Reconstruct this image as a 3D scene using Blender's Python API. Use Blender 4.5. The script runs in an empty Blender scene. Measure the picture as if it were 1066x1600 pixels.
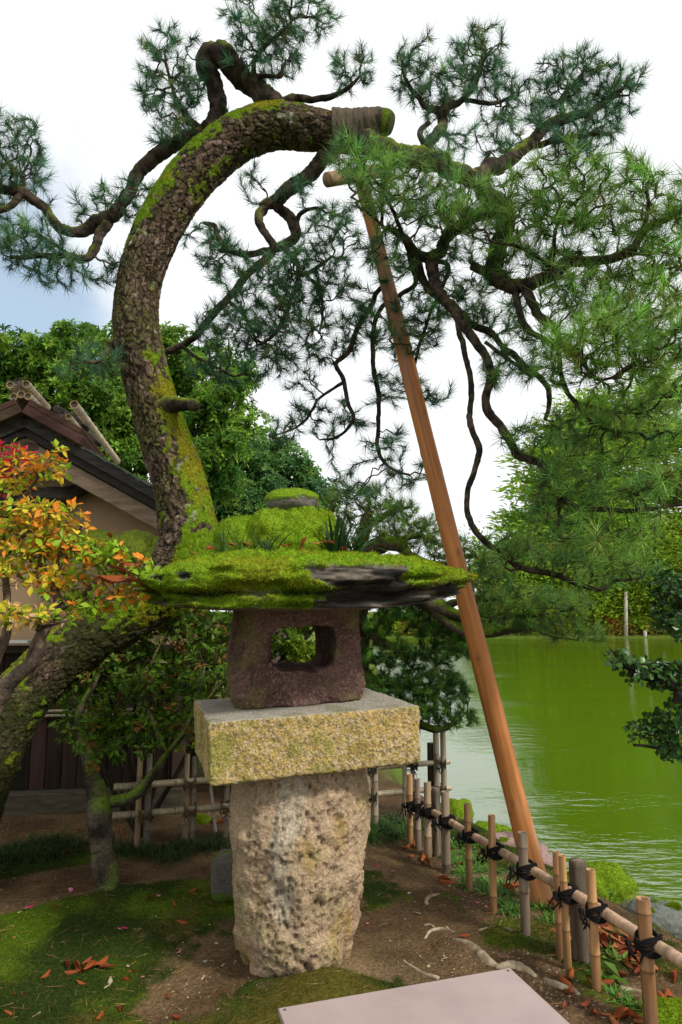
import bpy, math, random
import numpy as np
from mathutils import Vector, Matrix

RNG = np.random.default_rng(7)
random.seed(7)
S = bpy.context.scene
COL = S.collection
R = math.radians

# ------------------------------------------------------------------ camera, sky, sun, exposure
EYE = 1.55
PITCH = R(8.27)
FPX = 1600 * 24 / 36
cam = bpy.data.cameras.new("camera")
cam.sensor_fit = 'VERTICAL'
cam.sensor_height = 36
cam.sensor_width = 24
cam.lens = 24
cam.clip_start = 0.05
cam.clip_end = 2000
camo = bpy.data.objects.new("camera", cam)
COL.objects.link(camo)
camo.location = (0, 0, EYE)
camo.rotation_euler = (R(90) + PITCH, 0, 0)
S.camera = camo

SUN_DIR = Vector((0.72, -0.52, 0.80)).normalized()      # towards the sun
sun = bpy.data.lights.new("sun", 'SUN')
sun.energy = 3.7
sun.angle = R(9)
sun.color = (1.0, 0.95, 0.86)
suno = bpy.data.objects.new("sun", sun)
COL.objects.link(suno)
suno.rotation_euler = SUN_DIR.to_track_quat('Z', 'Y').to_euler()

world = bpy.data.worlds.new("World")
S.world = world
world.use_nodes = True
wn = world.node_tree
wn.nodes.clear()
def wnode(t, **k):
    n = wn.nodes.new(t)
    for a, b in k.items():
        setattr(n, a, b)
    return n
wout = wnode('ShaderNodeOutputWorld')
sky = wnode('ShaderNodeTexSky', sky_type='NISHITA', sun_disc=False)
sky.sun_elevation = math.asin(SUN_DIR.z)
sky.sun_rotation = math.atan2(SUN_DIR.x, SUN_DIR.y)
bg1 = wnode('ShaderNodeBackground'); bg1.inputs[1].default_value = 0.15
hs = wnode('ShaderNodeHueSaturation'); hs.inputs['Saturation'].default_value = 1.5; hs.inputs['Hue'].default_value = 0.485
wn.links.new(sky.outputs[0], hs.inputs['Color'])
wn.links.new(hs.outputs[0], bg1.inputs[0])
bg2 = wnode('ShaderNodeBackground'); bg2.inputs[0].default_value = (0.96, 0.98, 1.0, 1); bg2.inputs[1].default_value = 1.15
wtc = wnode('ShaderNodeTexCoord')
wno = wnode('ShaderNodeTexNoise'); wno.inputs['Scale'].default_value = 2.6; wno.inputs['Detail'].default_value = 7; wno.inputs['Roughness'].default_value = 0.55
wn.links.new(wtc.outputs['Generated'], wno.inputs['Vector'])
# a break in the cloud, low on the left
HOLE = Vector((-0.44, 0.82, 0.37)).normalized()
vd = wnode('ShaderNodeVectorMath', operation='DISTANCE')
vd.inputs[1].default_value = HOLE
wn.links.new(wtc.outputs['Generated'], vd.inputs[0])
m1 = wnode('ShaderNodeMapRange'); m1.inputs[1].default_value = 0.05; m1.inputs[2].default_value = 0.40; m1.inputs[3].default_value = -0.36; m1.inputs[4].default_value = 0.20
wn.links.new(vd.outputs['Value'], m1.inputs[0])
ma = wnode('ShaderNodeMath', operation='ADD'); wn.links.new(wno.outputs[0], ma.inputs[0]); wn.links.new(m1.outputs[0], ma.inputs[1])
m2 = wnode('ShaderNodeMapRange', interpolation_type='SMOOTHSTEP'); m2.inputs[1].default_value = 0.22; m2.inputs[2].default_value = 0.46; m2.inputs[3].default_value = 0.42
wn.links.new(ma.outputs[0], m2.inputs[0])
mx = wnode('ShaderNodeMixShader')
wn.links.new(m2.outputs[0], mx.inputs[0]); wn.links.new(bg1.outputs[0], mx.inputs[1]); wn.links.new(bg2.outputs[0], mx.inputs[2])
wn.links.new(mx.outputs[0], wout.inputs[0])

S.view_settings.view_transform = 'Standard'
S.view_settings.look = 'None'
S.view_settings.exposure = 0.0
S.view_settings.gamma = 1.0
S.view_settings.use_curve_mapping = False
S.render.engine = 'CYCLES'
S.cycles.max_bounces = 6
S.cycles.diffuse_bounces = 3
S.cycles.transparent_max_bounces = 6

# ------------------------------------------------------------------ helpers: where things stand
CP, SP = math.cos(PITCH), math.sin(PITCH)
def ray(px, py):
    x, y = (px - 533) / FPX, (800 - py) / FPX
    return np.array([x, CP - y * SP, SP + y * CP])
def at(px, py, Y):                     # a point of the place seen in that direction, Y metres ahead
    d = ray(px, py)
    return d * (Y / d[1]) + np.array([0, 0, EYE])
def scale_at(px, py, Y):               # metres per photo pixel there
    return Y / ray(px, py)[1] / FPX
def G(px, py, z=0.0):                  # where that direction meets the ground
    d = ray(px, py)
    return d * ((z - EYE) / d[2]) + np.array([0, 0, EYE])
def srgb(r, g, b):
    f = lambda c: (c / 255 / 12.92) if c / 255 <= 0.04045 else ((c / 255 + 0.055) / 1.055) ** 2.4
    return np.array([f(r), f(g), f(b)])
def nrm(v):
    v = np.asarray(v, float)
    return v / np.maximum(np.linalg.norm(v, axis=-1, keepdims=True), 1e-9)

# ------------------------------------------------------------------ helpers: noise
def _h(ix, iy, iz, s):
    h = (ix.astype(np.int64) * 374761393 + iy.astype(np.int64) * 668265263 + iz.astype(np.int64) * 2147483647 + s * 1274126177) & 0xFFFFFFFF
    h = ((h ^ (h >> 13)) * 1274126177) & 0xFFFFFFFF
    h = ((h ^ (h >> 16)) * 2246822519) & 0xFFFFFFFF
    return ((h ^ (h >> 15)) & 0xFFFFFF) / float(0xFFFFFF)
def vnoise(p, s=0):
    p = np.asarray(p, float)
    i = np.floor(p).astype(np.int64); f = p - i
    f = f * f * f * (f * (f * 6 - 15) + 10)
    x, y, z = i[:, 0], i[:, 1], i[:, 2]
    fx, fy, fz = f[:, 0], f[:, 1], f[:, 2]
    r = 0
    for a in (0, 1):
        for b in (0, 1):
            for c in (0, 1):
                w = (fx if a else 1 - fx) * (fy if b else 1 - fy) * (fz if c else 1 - fz)
                r = r + w * _h(x + a, y + b, z + c, s)
    return r * 2 - 1
def fbm(p, o=4, s=0, g=0.5):
    p = np.asarray(p, float)
    r = 0; a = 1; t = 0
    for k in range(o):
        r = r + a * vnoise(p * 2 ** k + 17.3 * k, s + k); t += a; a *= g
    return r / t
def worley(p, s=0):
    p = np.asarray(p, float)
    i = np.floor(p).astype(np.int64)
    n = len(p)
    f1 = np.full(n, 9.0); f2 = np.full(n, 9.0); idv = np.zeros(n)
    for a in (-1, 0, 1):
        for b in (-1, 0, 1):
            for c in (-1, 0, 1):
                x, y, z = i[:, 0] + a, i[:, 1] + b, i[:, 2] + c
                q = np.stack([x + _h(x, y, z, s), y + _h(x, y, z, s + 1), z + _h(x, y, z, s + 2)], 1)
                d = np.linalg.norm(q - p, axis=1)
                v = _h(x, y, z, s + 3)
                nf2 = np.where(d < f1, f1, np.minimum(f2, d))
                idv = np.where(d < f1, v, idv)
                f1 = np.minimum(f1, d); f2 = nf2
    return f1, f2, idv
def sstep(a, b, x):
    t = np.clip((np.asarray(x, float) - a) / (b - a), 0, 1)
    return t * t * (3 - 2 * t)
def mixc(a, b, t):
    t = np.asarray(t, float)[..., None]
    return np.asarray(a) * (1 - t) + np.asarray(b) * t

# ------------------------------------------------------------------ helpers: meshes and objects
def origin(o):
    v = np.zeros(3)
    while o is not None:
        v = v + np.array(o.location); o = o.parent
    return v
def tag(o, label=None, cat=None, group=None, kind=None):
    if label: o['label'] = label
    if cat: o['category'] = cat
    if group: o['group'] = group
    if kind: o['kind'] = kind
    return o
def thing(name, label, cat, loc=(0, 0, 0), group=None):
    o = bpy.data.objects.new(name, None)
    o.empty_display_size = 0.1
    COL.objects.link(o)
    o.location = [float(c) for c in loc]
    return tag(o, label, cat, group)
class MB:
    def __init__(s):
        s.v = []; s.f3 = []; s.f4 = []; s.c = []; s.n = 0
    def add(s, v, f, c=(0.5, 0.5, 0.5)):
        v = np.asarray(v, float).reshape(-1, 3)
        f = np.asarray(f, np.int64)
        if len(v) == 0: return s
        c = np.asarray(c, float)
        if c.ndim == 1: c = np.tile(c[:3], (len(v), 1))
        if len(f):
            (s.f3 if f.shape[1] == 3 else s.f4).append(f + s.n)
        s.v.append(v); s.c.append(c[:, :3]); s.n += len(v)
        return s
    def arrays(s):
        return (np.concatenate(s.v), np.concatenate(s.f3) if s.f3 else np.zeros((0, 3), np.int64),
                np.concatenate(s.f4) if s.f4 else np.zeros((0, 4), np.int64), np.concatenate(s.c))
    def mesh(s, name, off=(0, 0, 0), smooth=True):
        v, f3, f4, c = s.arrays()
        me = bpy.data.meshes.new(name)
        me.vertices.add(len(v))
        me.vertices.foreach_set("co", (v - np.asarray(off)).astype(np.float32).ravel())
        nl = f3.size + f4.size
        me.loops.add(nl)
        me.loops.foreach_set("vertex_index", np.concatenate([f3.ravel(), f4.ravel()]).astype(np.int32))
        me.polygons.add(len(f3) + len(f4))
        st = np.concatenate([np.arange(len(f3)) * 3, f3.size + np.arange(len(f4)) * 4]).astype(np.int32)
        me.polygons.foreach_set("loop_start", st)
        me.polygons.foreach_set("use_smooth", np.full(len(st), bool(smooth)))
        a = me.attributes.new("Col", 'FLOAT_COLOR', 'POINT')
        a.data.foreach_set("color", np.concatenate([c, np.ones((len(c), 1))], 1).astype(np.float32).ravel())
        me.update(calc_edges=True)
        return me
    def build(s, name, mat, parent=None, kind=None, smooth=True, label=None):
        if s.n == 0: return None
        me = s.mesh(name, origin(parent) if parent else (0, 0, 0), smooth)
        me.materials.append(mat)
        o = bpy.data.objects.new(name, me)
        COL.objects.link(o)
        if parent: o.parent = parent
        if kind: o['kind'] = kind
        if label: o['label'] = label
        return o
def inst(name, me, mw, parent=None):           # one object on shared mesh data, placed by a world matrix
    o = bpy.data.objects.new(name, me)
    COL.objects.link(o)
    m = Matrix(mw)
    if parent:
        o.parent = parent
        m = Matrix.Translation(Vector(origin(parent))).inverted() @ m
    o.matrix_basis = m
    return o
def frame_matrix(p, xdir, zdir, s=1.0, sz=None):
    x = nrm(xdir); z = np.asarray(zdir, float); z = nrm(z - x * (z @ x)); y = np.cross(z, x)
    m = Matrix.Identity(4)
    for k in range(3):
        m[k][0] = x[k] * s; m[k][1] = y[k] * (sz or s); m[k][2] = z[k] * s; m[k][3] = p[k]
    return m

def catmull(P, step):
    P = np.asarray(P, float)
    if len(P) < 3:
        n = max(2, int(np.linalg.norm(P[-1, :3] - P[0, :3]) / step) + 1)
        t = np.linspace(0, 1, n)[:, None]
        return P[0] * (1 - t) + P[-1] * t
    Q = np.vstack([2 * P[0] - P[1], P, 2 * P[-1] - P[-2]])
    out = []
    for i in range(1, len(Q) - 2):
        p0, p1, p2, p3 = Q[i - 1:i + 3]
        n = max(1, int(np.linalg.norm((p2 - p1)[:3]) / step + 0.5))
        t = (np.arange(n) / n)[:, None]
        out.append(0.5 * (2 * p1 + (p2 - p0) * t + (2 * p0 - 5 * p1 + 4 * p2 - p3) * t ** 2 + (3 * p1 - p0 - 3 * p2 + p3) * t ** 3))
    out.append(P[-1:])
    return np.concatenate(out)
def frames(P):
    n = len(P)
    T = nrm(np.gradient(P, axis=0)) if n > 2 else np.tile(nrm(P[-1] - P[0]), (n, 1))
    a = np.array([0, 0, 1.0]) if abs(T[0, 2]) < 0.9 else np.array([1.0, 0, 0])
    N = np.zeros_like(P)
    N[0] = nrm(a - T[0] * (a @ T[0]))
    for i in range(1, n):
        v = N[i - 1] - T[i] * (N[i - 1] @ T[i])
        N[i] = v / max(np.linalg.norm(v), 1e-9)
    return T, N, np.cross(T, N)
def tube(P, r, seg=8, cap=True):
    P = np.asarray(P, float); n = len(P)
    r = np.broadcast_to(np.asarray(r, float), (n,))
    T, N, B = frames(P)
    a = np.arange(seg) / seg * 2 * np.pi
    V = P[:, None] + r[:, None, None] * (N[:, None] * np.cos(a)[None, :, None] + B[:, None] * np.sin(a)[None, :, None])
    V = V.reshape(-1, 3)
    i = np.arange(n - 1)[:, None] * seg; j = np.arange(seg)[None]; k = (j + 1) % seg
    F = np.stack([i + j, i + k, i + seg + k, i + seg + j], -1).reshape(-1, 4)
    if cap:
        V = np.vstack([V, P[:1], P[-1:]])
        j = np.arange(seg); k = (j + 1) % seg; b = (n - 1) * seg
        F = np.vstack([F, np.stack([np.full(seg, n * seg), k, j, j], 1) if False else F[:0]])
        F3 = np.vstack([np.stack([np.full(seg, n * seg), k, j], 1), np.stack([np.full(seg, n * seg + 1), b + j, b + k], 1)])
        return V, F, F3
    return V, F, np.zeros((0, 3), np.int64)
def add_tube(mb, P, r, seg=8, c=(0.5, 0.5, 0.5), cap=True):
    V, F, F3 = tube(P, r, seg, cap)
    c = np.asarray(c, float)
    n0 = mb.n
    if c.ndim == 2 and len(c) == len(P):
        c = np.repeat(c, seg, axis=0)
        if cap: c = np.vstack([c, c[:1], c[-1:]])
    mb.add(V, F, c)
    if len(F3): mb.f3.append(F3 + n0)
    return mb
def add_box(mb, c, ax, half, col=(0.5, 0.5, 0.5), bev=0.0):
    ax = [np.asarray(a, float) for a in ax]
    c = np.asarray(c, float); h = np.asarray(half, float)
    if bev <= 0:
        s = np.array([[x, y, z] for x in (-1, 1) for y in (-1, 1) for z in (-1, 1)], float)
        V = c + (s * h) @ np.array(ax)
        F = [[0, 1, 3, 2], [4, 6, 7, 5], [0, 4, 5, 1], [2, 3, 7, 6], [0, 2, 6, 4], [1, 5, 7, 3]]
        return mb.add(V, F, col)
    V = []; idx = {}
    for x in (-1, 1):
        for y in (-1, 1):
            for z in (-1, 1):
                for k in range(3):
                    p = np.array([x, y, z], float) * (h - bev)
                    p[k] += [x, y, z][k] * bev
                    idx[(x, y, z, k)] = len(V); V.append(p)
    V = c + np.array(V) @ np.array(ax)
    F4 = []; F3 = []
    for k in range(3):
        a, b = (k + 1) % 3, (k + 2) % 3
        for s in (-1, 1):
            q = []
            for (p, r_) in ((-1, -1), (1, -1), (1, 1), (-1, 1)):
                t = [0, 0, 0]; t[k] = s; t[a] = p; t[b] = r_; q.append(idx[(*t, k)])
            F4.append(q if s > 0 else q[::-1])
    for k in range(3):
        a, b = (k + 1) % 3, (k + 2) % 3
        for p in (-1, 1):
            for r_ in (-1, 1):
                t0 = [0, 0, 0]; t0[a] = p; t0[b] = r_; t0[k] = -1
                t1 = list(t0); t1[k] = 1
                q = [idx[(*t0, a)], idx[(*t1, a)], idx[(*t1, b)], idx[(*t0, b)]]
                F4.append(q if p * r_ > 0 else q[::-1])
    for x in (-1, 1):
        for y in (-1, 1):
            for z in (-1, 1):
                q = [idx[(x, y, z, k)] for k in range(3)]
                F3.append(q if x * y * z > 0 else q[::-1])
    n0 = mb.n
    mb.add(V, F4, col)
    mb.f3.append(np.array(F3) + n0)
    return mb
def tris_of(f3, f4):
    return np.concatenate([f3, f4[:, [0, 1, 2]], f4[:, [0, 2, 3]]])
def scatter(v, tri, n, w=None, rng=RNG):
    """n random points on a triangle mesh (weighted by vertex weight), with normals."""
    a, b, c = v[tri[:, 0]], v[tri[:, 1]], v[tri[:, 2]]
    N = np.cross(b - a, c - a); A = np.linalg.norm(N, axis=1)
    N = N / np.maximum(A, 1e-12)[:, None]
    p = A * (w[tri].mean(1) if w is not None else 1)
    if p.sum() <= 0: return np.zeros((0, 3)), np.zeros((0, 3))
    k = rng.choice(len(tri), n, p=p / p.sum())
    u = rng.random(n); t = rng.random(n); s = u + t > 1
    u[s] = 1 - u[s]; t[s] = 1 - t[s]
    return a[k] + (b[k] - a[k]) * u[:, None] + (c[k] - a[k]) * t[:, None], N[k]
def perp(D, rng=RNG):
    r = rng.normal(size=D.shape)
    return nrm(r - D * (r * D).sum(1, keepdims=True))
def blades(mb, P, D, L, W, col):               # thin one-triangle blades
    n = len(P)
    s = perp(D) * (np.broadcast_to(W, (n,)) / 2)[:, None]
    V = np.stack([P - s, P + s, P + D * np.broadcast_to(L, (n,))[:, None]], 1).reshape(-1, 3)
    F = np.arange(3 * n).reshape(-1, 3)
    c = np.repeat(col, 3, axis=0) if np.ndim(col) == 2 else col
    mb.add(V, F, c)
def strap(mb, P, D, L, W, col, droop=0.5, seg=4):   # long bending grass leaves
    n = len(P)
    L = np.broadcast_to(L, (n,)); W = np.broadcast_to(W, (n,))
    s = perp(D)
    s = nrm(np.cross(D, np.array([0, 0, 1.0]) + 0.05 * s))
    rows = []
    for k in range(seg + 1):
        t = k / seg
        c = P + D * (L * t)[:, None] + np.array([0, 0, -1.0]) * (L * droop * t * t)[:, None]
        w = (W * 0.5 * (1 - t) ** 0.6 * (0.6 + 0.4 * min(1, t * 4)))[:, None]
        rows += [c - s * w, c + s * w]
    V = np.stack(rows, 1).reshape(-1, 3)
    m = 2 * (seg + 1)
    base = np.arange(n)[:, None] * m
    q = np.array([[2 * k, 2 * k + 1, 2 * k + 3, 2 * k + 2] for k in range(seg)])
    F = (base[:, :, None] + q[None]).reshape(-1, 4)
    mb.add(V, F, np.repeat(col, m, axis=0) if np.ndim(col) == 2 else col)
def leaf_quads(mb, P, D, N, L, W, col, fold=0.25):   # pointed leaf, two triangles each side of the midrib
    n = len(P)
    L = np.broadcast_to(L, (n,))[:, None]; W = np.broadcast_to(W, (n,))[:, None]
    D = nrm(D); N = nrm(N - D * (N * D).sum(1, keepdims=True)); B = np.cross(N, D)
    m = P + D * L * 0.5
    V = np.stack([P, m + B * W * 0.5 + N * W * fold, P + D * L - N * W * 0.15, m - B * W * 0.5 + N * W * fold], 1).reshape(-1, 3)
    b = np.arange(n)[:, None] * 4
    F = np.concatenate([b + [[0, 2, 1]], b + [[0, 3, 2]]]).reshape(-1, 3)
    mb.add(V, F, np.repeat(col, 4, axis=0) if np.ndim(col) == 2 else col)
def vary(col, n, amt=0.25, rng=RNG, hue=0.08):
    c = np.tile(np.asarray(col, float), (n, 1)) if np.ndim(col) == 1 else np.array(col)
    c = c * (1 + amt * rng.normal(size=(n, 1))).clip(0.35, 2)
    return (c * (1 + hue * rng.normal(size=(n, 3)))).clip(0.002, 0.9)
def in_ellipsoid(n, c, r, rng=RNG, p=0.5):
    d = nrm(rng.normal(size=(n, 3)))
    return np.asarray(c) + d * np.asarray(r) * (rng.random((n, 1)) ** p)

# ------------------------------------------------------------------ materials
def mat_new(name):
    m = bpy.data.materials.new(name); m.use_nodes = True
    nt = m.node_tree; nt.nodes.clear()
    out = nt.nodes.new('ShaderNodeOutputMaterial')
    return m, nt, out
def vmat(name, rough=0.8, nscale=30.0, nvar=0.25, bump=0.0, bscale=60.0, stretch=(1, 1, 1), trans=0.0, spec=0.10, tint=None, bdist=0.01, coord='Object', detail=5, coat=0.0):
    """Colour from the piece itself (its own pigment per vertex) broken up by noise grain and relief."""
    m, nt, out = mat_new(name)
    N = nt.nodes; Lk = nt.links
    at_ = N.new('ShaderNodeAttribute'); at_.attribute_name = 'Col'
    tc = N.new('ShaderNodeTexCoord'); mp = N.new('ShaderNodeMapping'); mp.inputs['Scale'].default_value = stretch
    Lk.new(tc.outputs[coord], mp.inputs[0])
    no = N.new('ShaderNodeTexNoise'); no.inputs['Scale'].default_value = nscale; no.inputs['Detail'].default_value = detail; no.inputs['Roughness'].default_value = 0.62
    Lk.new(mp.outputs[0], no.inputs['Vector'])
    mr = N.new('ShaderNodeMapRange'); mr.inputs[1].default_value = 0.3; mr.inputs[2].default_value = 0.7
    mr.inputs[3].default_value = 1 - nvar; mr.inputs[4].default_value = 1 + nvar
    Lk.new(no.outputs[0], mr.inputs[0])
    mul = N.new('ShaderNodeVectorMath'); mul.operation = 'SCALE'
    Lk.new(at_.outputs['Color'], mul.inputs[0]); Lk.new(mr.outputs[0], mul.inputs['Scale'])
    b = N.new('ShaderNodeBsdfPrincipled')
    b.inputs['Roughness'].default_value = rough
    b.inputs['Specular IOR Level'].default_value = spec
    b.inputs['Coat Weight'].default_value = coat
    Lk.new(mul.outputs[0], b.inputs['Base Color'])
    if bump > 0:
        n2 = N.new('ShaderNodeTexNoise'); n2.inputs['Scale'].default_value = bscale; n2.inputs['Detail'].default_value = 6; n2.inputs['Roughness'].default_value = 0.65
        Lk.new(mp.outputs[0], n2.inputs['Vector'])
        bp = N.new('ShaderNodeBump'); bp.inputs['Strength'].default_value = bump; bp.inputs['Distance'].default_value = bdist
        Lk.new(n2.outputs[0], bp.inputs['Height']); Lk.new(bp.outputs[0], b.inputs['Normal'])
    if trans > 0:
        t = N.new('ShaderNodeBsdfTranslucent'); Lk.new(mul.outputs[0], t.inputs[0])
        mxs = N.new('ShaderNodeMixShader'); mxs.inputs[0].default_value = trans
        Lk.new(b.outputs[0], mxs.inputs[1]); Lk.new(t.outputs[0], mxs.inputs[2]); Lk.new(mxs.outputs[0], out.inputs[0])
    else:
        Lk.new(b.outputs[0], out.inputs[0])
    return m
M = {}
M['bark'] = vmat('pine_bark', 0.9, 55, 0.5, 1.0, 70, bdist=0.012)
M['twig'] = vmat('pine_twig_bark', 0.9, 60, 0.5, 0.9, 70, bdist=0.012)
M['needle'] = vmat('pine_needle', 0.42, 9, 0.2, trans=0.35, spec=0.12)
M['leaf'] = vmat('broad_leaf', 0.45, 12, 0.2, trans=0.38, spec=0.15)
M['leaf_far'] = vmat('far_leaf', 0.6, 2, 0.2, trans=0.5, spec=0.05)
M['leaf_gloss'] = vmat('glossy_dark_leaf', 0.32, 12, 0.2, trans=0.15, spec=0.2)
M['moss'] = vmat('moss', 0.95, 40, 0.35, trans=0.25, spec=0.1)
M['mossbed'] = vmat('moss_bed', 1.0, 60, 0.4, 0.8, 160, spec=0.05)
M['rock'] = vmat('rough_rock', 0.9, 60, 0.3, 0.8, 110, bdist=0.012)
M['granite'] = vmat('speckled_granite', 0.85, 110, 0.6, 1.0, 95, bdist=0.014)
M['lava'] = vmat('porous_tuff', 0.95, 90, 0.4, 1.0, 75, bdist=0.016)
M['purple'] = vmat('purple_andesite', 0.85, 90, 0.5, 1.0, 80, bdist=0.014)
M['ground'] = vmat('garden_soil', 0.95, 60, 0.5, 1.0, 70, bdist=0.02)
M['wood'] = vmat('weathered_wood', 0.8, 30, 0.35, 0.35, 60, stretch=(1, 1, 0.08))
M['plank'] = vmat('old_planks', 0.8, 30, 0.4, 0.5, 40, stretch=(0.15, 1, 1))
M['pole'] = vmat('peeled_log', 0.55, 26, 0.34, 0.5, 34, stretch=(1, 1, 0.05), spec=0.25)
M['bamboo'] = vmat('bamboo', 0.42, 34, 0.42, 0.2, 60, stretch=(1, 1, 0.06), spec=0.45)
M['rope'] = vmat('black_rope', 0.9, 120, 0.4, 0.8, 300)
M['plaster'] = vmat('clay_plaster', 0.95, 6, 0.08, 0.25, 90, bdist=0.004)
M['deadleaf'] = vmat('dead_leaf', 0.6, 40, 0.4, trans=0.15)
M['board'] = vmat('anodised_panel', 0.34, 9, 0.09, 0.02, 40, spec=0.5, detail=8)
M['pebble'] = vmat('pebble', 0.85, 60, 0.3)
M['metal'] = vmat('dark_metal', 0.4, 40, 0.1, spec=0.6)
M['burlap'] = vmat('burlap', 0.95, 200, 0.4, 0.7, 260)

def water_mat():
    m, nt, out = mat_new('pond_water')
    N = nt.nodes; Lk = nt.links
    b = N.new('ShaderNodeBsdfPrincipled')
    b.inputs['Base Color'].default_value = (0.062, 0.118, 0.003, 1)
    b.inputs['Roughness'].default_value = 0.03
    b.inputs['IOR'].default_value = 3.0
    b.inputs['Specular IOR Level'].default_value = 0.5
    tc = N.new('ShaderNodeTexCoord')
    mp = N.new('ShaderNodeMapping'); mp.inputs['Scale'].default_value = (1.0, 2.4, 1); mp.inputs['Rotation'].default_value = (0, 0, 0.15)
    Lk.new(tc.outputs['Object'], mp.inputs[0])
    n1 = N.new('ShaderNodeTexNoise'); n1.inputs['Scale'].default_value = 3.4; n1.inputs['Detail'].default_value = 4; n1.inputs['Roughness'].default_value = 0.5
    n2 = N.new('ShaderNodeTexNoise'); n2.inputs['Scale'].default_value = 0.25; n2.inputs['Detail'].default_value = 2
    Lk.new(mp.outputs[0], n1.inputs['Vector']); Lk.new(mp.outputs[0], n2.inputs['Vector'])
    mr = N.new('ShaderNodeMapRange'); mr.inputs[1].default_value = 0.35; mr.inputs[2].default_value = 0.7; mr.inputs[3].default_value = 0.15; mr.inputs[4].default_value = 1.0
    Lk.new(n2.outputs[0], mr.inputs[0])
    mu = N.new('ShaderNodeMath'); mu.operation = 'MULTIPLY'
    Lk.new(n1.outputs[0], mu.inputs[0]); Lk.new(mr.outputs[0], mu.inputs[1])
    bp = N.new('ShaderNodeBump'); bp.inputs['Strength'].default_value = 0.30; bp.inputs['Distance'].default_value = 0.06
    Lk.new(mu.outputs[0], bp.inputs['Height']); Lk.new(bp.outputs[0], b.inputs['Normal'])
    Lk.new(b.outputs[0], out.inputs[0])
    return m
M['water'] = water_mat()
MOSS = np.array([0.17, 0.28, 0.012])
MOSS_Y = np.array([0.28, 0.30, 0.018])
MOSS_D = np.array([0.05, 0.085, 0.010])

# ------------------------------------------------------------------ the ground, the pond, the far shore
def pond_s(x, y):
    d = (x - 0.53) * 0.936 + (y - 5.08) * 0.353
    return np.minimum(d - 0.45, x - 0.35 - 0.03 * np.maximum(y - 6, 0))
def gz(x, y):
    x = np.asarray(x, float); y = np.asarray(y, float)
    sh = x.shape
    x = x.ravel(); y = y.ravel()
    f = sstep(0, 0.8, pond_s(x, y)) * sstep(0, 1.5, 53.6 - y)
    p = np.stack([x, y, np.zeros_like(x)], 1)
    near = np.exp(-((x / 6) ** 2 + ((y - 3.5) / 6) ** 2))
    z = 0.035 * fbm(p * 1.3, 3, 5) * near + 0.012 * fbm(p * 6, 3, 9) * near
    z = z + 0.05 * np.exp(-(((x + 0.05) / 0.28) ** 2 + ((y - 3.12) / 0.25) ** 2))     # sandy hump by the pillar
    z = z + 0.07 * np.exp(-(((x + 1.25) / 0.5) ** 2 + ((y - 3.95) / 0.4) ** 2))       # mound under the small tree
    far = 0.35 * sstep(53.5, 58, y) + 0.9 * sstep(60, 100, y)
    z = z * (1 - f) - 0.95 * f + far
    return z.reshape(sh)
def gzp(x, y):
    return float(gz(np.array([x]), np.array([y]))[0])
def onG(px, py):
    p = G(px, py)
    for _ in range(3):
        p = G(px, py, gzp(p[0], p[1]))
    return p

def axis(lo, a, b, hi, fine, n):
    l = a - np.geomspace(fine, a - lo, n)[::-1] if lo < a else np.array([])
    h = b + np.geomspace(fine, hi - b, n)
    return np.concatenate([l, np.arange(a, b + 1e-6, fine), h])
gx = axis(-400, -2.6, 2.4, 400, 0.021, 46)
gy = np.concatenate([np.array([-40, -20, -10, -5, -2, -0.5, 0.5, 1.2]), axis(1.9, 1.9, 5.6, 700, 0.021, 150)])
XX, YY = np.meshgrid(gx, gy)
x, y = XX.ravel(), YY.ravel()
GP = np.stack([x, y, np.zeros_like(x)], 1)
def seg_dist(x, y, pts):
    d = np.full(len(x), 99.0)
    for a, b in zip(pts[:-1], pts[1:]):
        ab = b[:2] - a[:2]
        t = np.clip(((x - a[0]) * ab[0] + (y - a[1]) * ab[1]) / (ab @ ab), 0, 1)
        d = np.minimum(d, np.hypot(x - a[0] - t * ab[0], y - a[1] - t * ab[1]))
    return d
def moss_field(x, y):
    p = np.stack([x, y, np.zeros_like(x)], 1)
    m = 0.20 + 0.52 * sstep(-0.15, -0.55, x)
    m = m + 0.42 * sstep(0.02, 0.25, (x - 0.53) * 0.936 + (y - 5.08) * 0.353)
    path = seg_dist(x, y, [G(-160, 1450), G(0, 1405), G(150, 1385), G(350, 1348), G(450, 1335), G(600, 1335)])
    m = m - 1.0 * sstep(0.36, 0.14, path)
    m = m - 0.75 * sstep(4.55, 4.9, y) * sstep(0.6, 0.2, x)
    for px, py, r, w in [(590, 1400, .22, .6), (575, 1365, .16, .45), (840, 1455, .17, .6), (795, 1468, .16, .5), (735, 1425, .13, .4), (700, 1405, .10, .3),
                         (880, 1490, .13, .45), (520, 1582, .22, .5), (610, 1558, .18, .35), (450, 1580, .2, .3), (985, 1585, .16, .5), (930, 1530, .12, .4),
                         (270, 1565, .17, -.6), (350, 1500, .22, -.35), (580, 1500, .16, -.3), (60, 1560, .3, .15), (690, 1500, .06, .3), (960, 1500, .2, .35)]:
        c = G(px, py)
        m = m + w * np.exp(-(((x - c[0]) ** 2 + (y - c[1]) ** 2) / r ** 2))
    return m + 0.30 * fbm(p * 3.2, 4, 21) + 0.18 * fbm(p * 16, 3, 33)
moss = sstep(0.46, 0.62, moss_field(x, y))
far_green = sstep(6.2, 8, y)
soil = mixc([0.092, 0.055, 0.027], [0.165, 0.105, 0.052], sstep(-0.3, 0.5, fbm(GP * 4, 4, 3)))
soil = mixc(soil, [0.27, 0.19, 0.10], np.exp(-(((x + 0.0) / 0.3) ** 2 + ((y - 3.1) / 0.22) ** 2)) * 0.8)
mc = mixc(MOSS_D * 0.5, MOSS * 0.42, sstep(-0.25, 0.5, fbm(GP * 4, 4, 44)))
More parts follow.
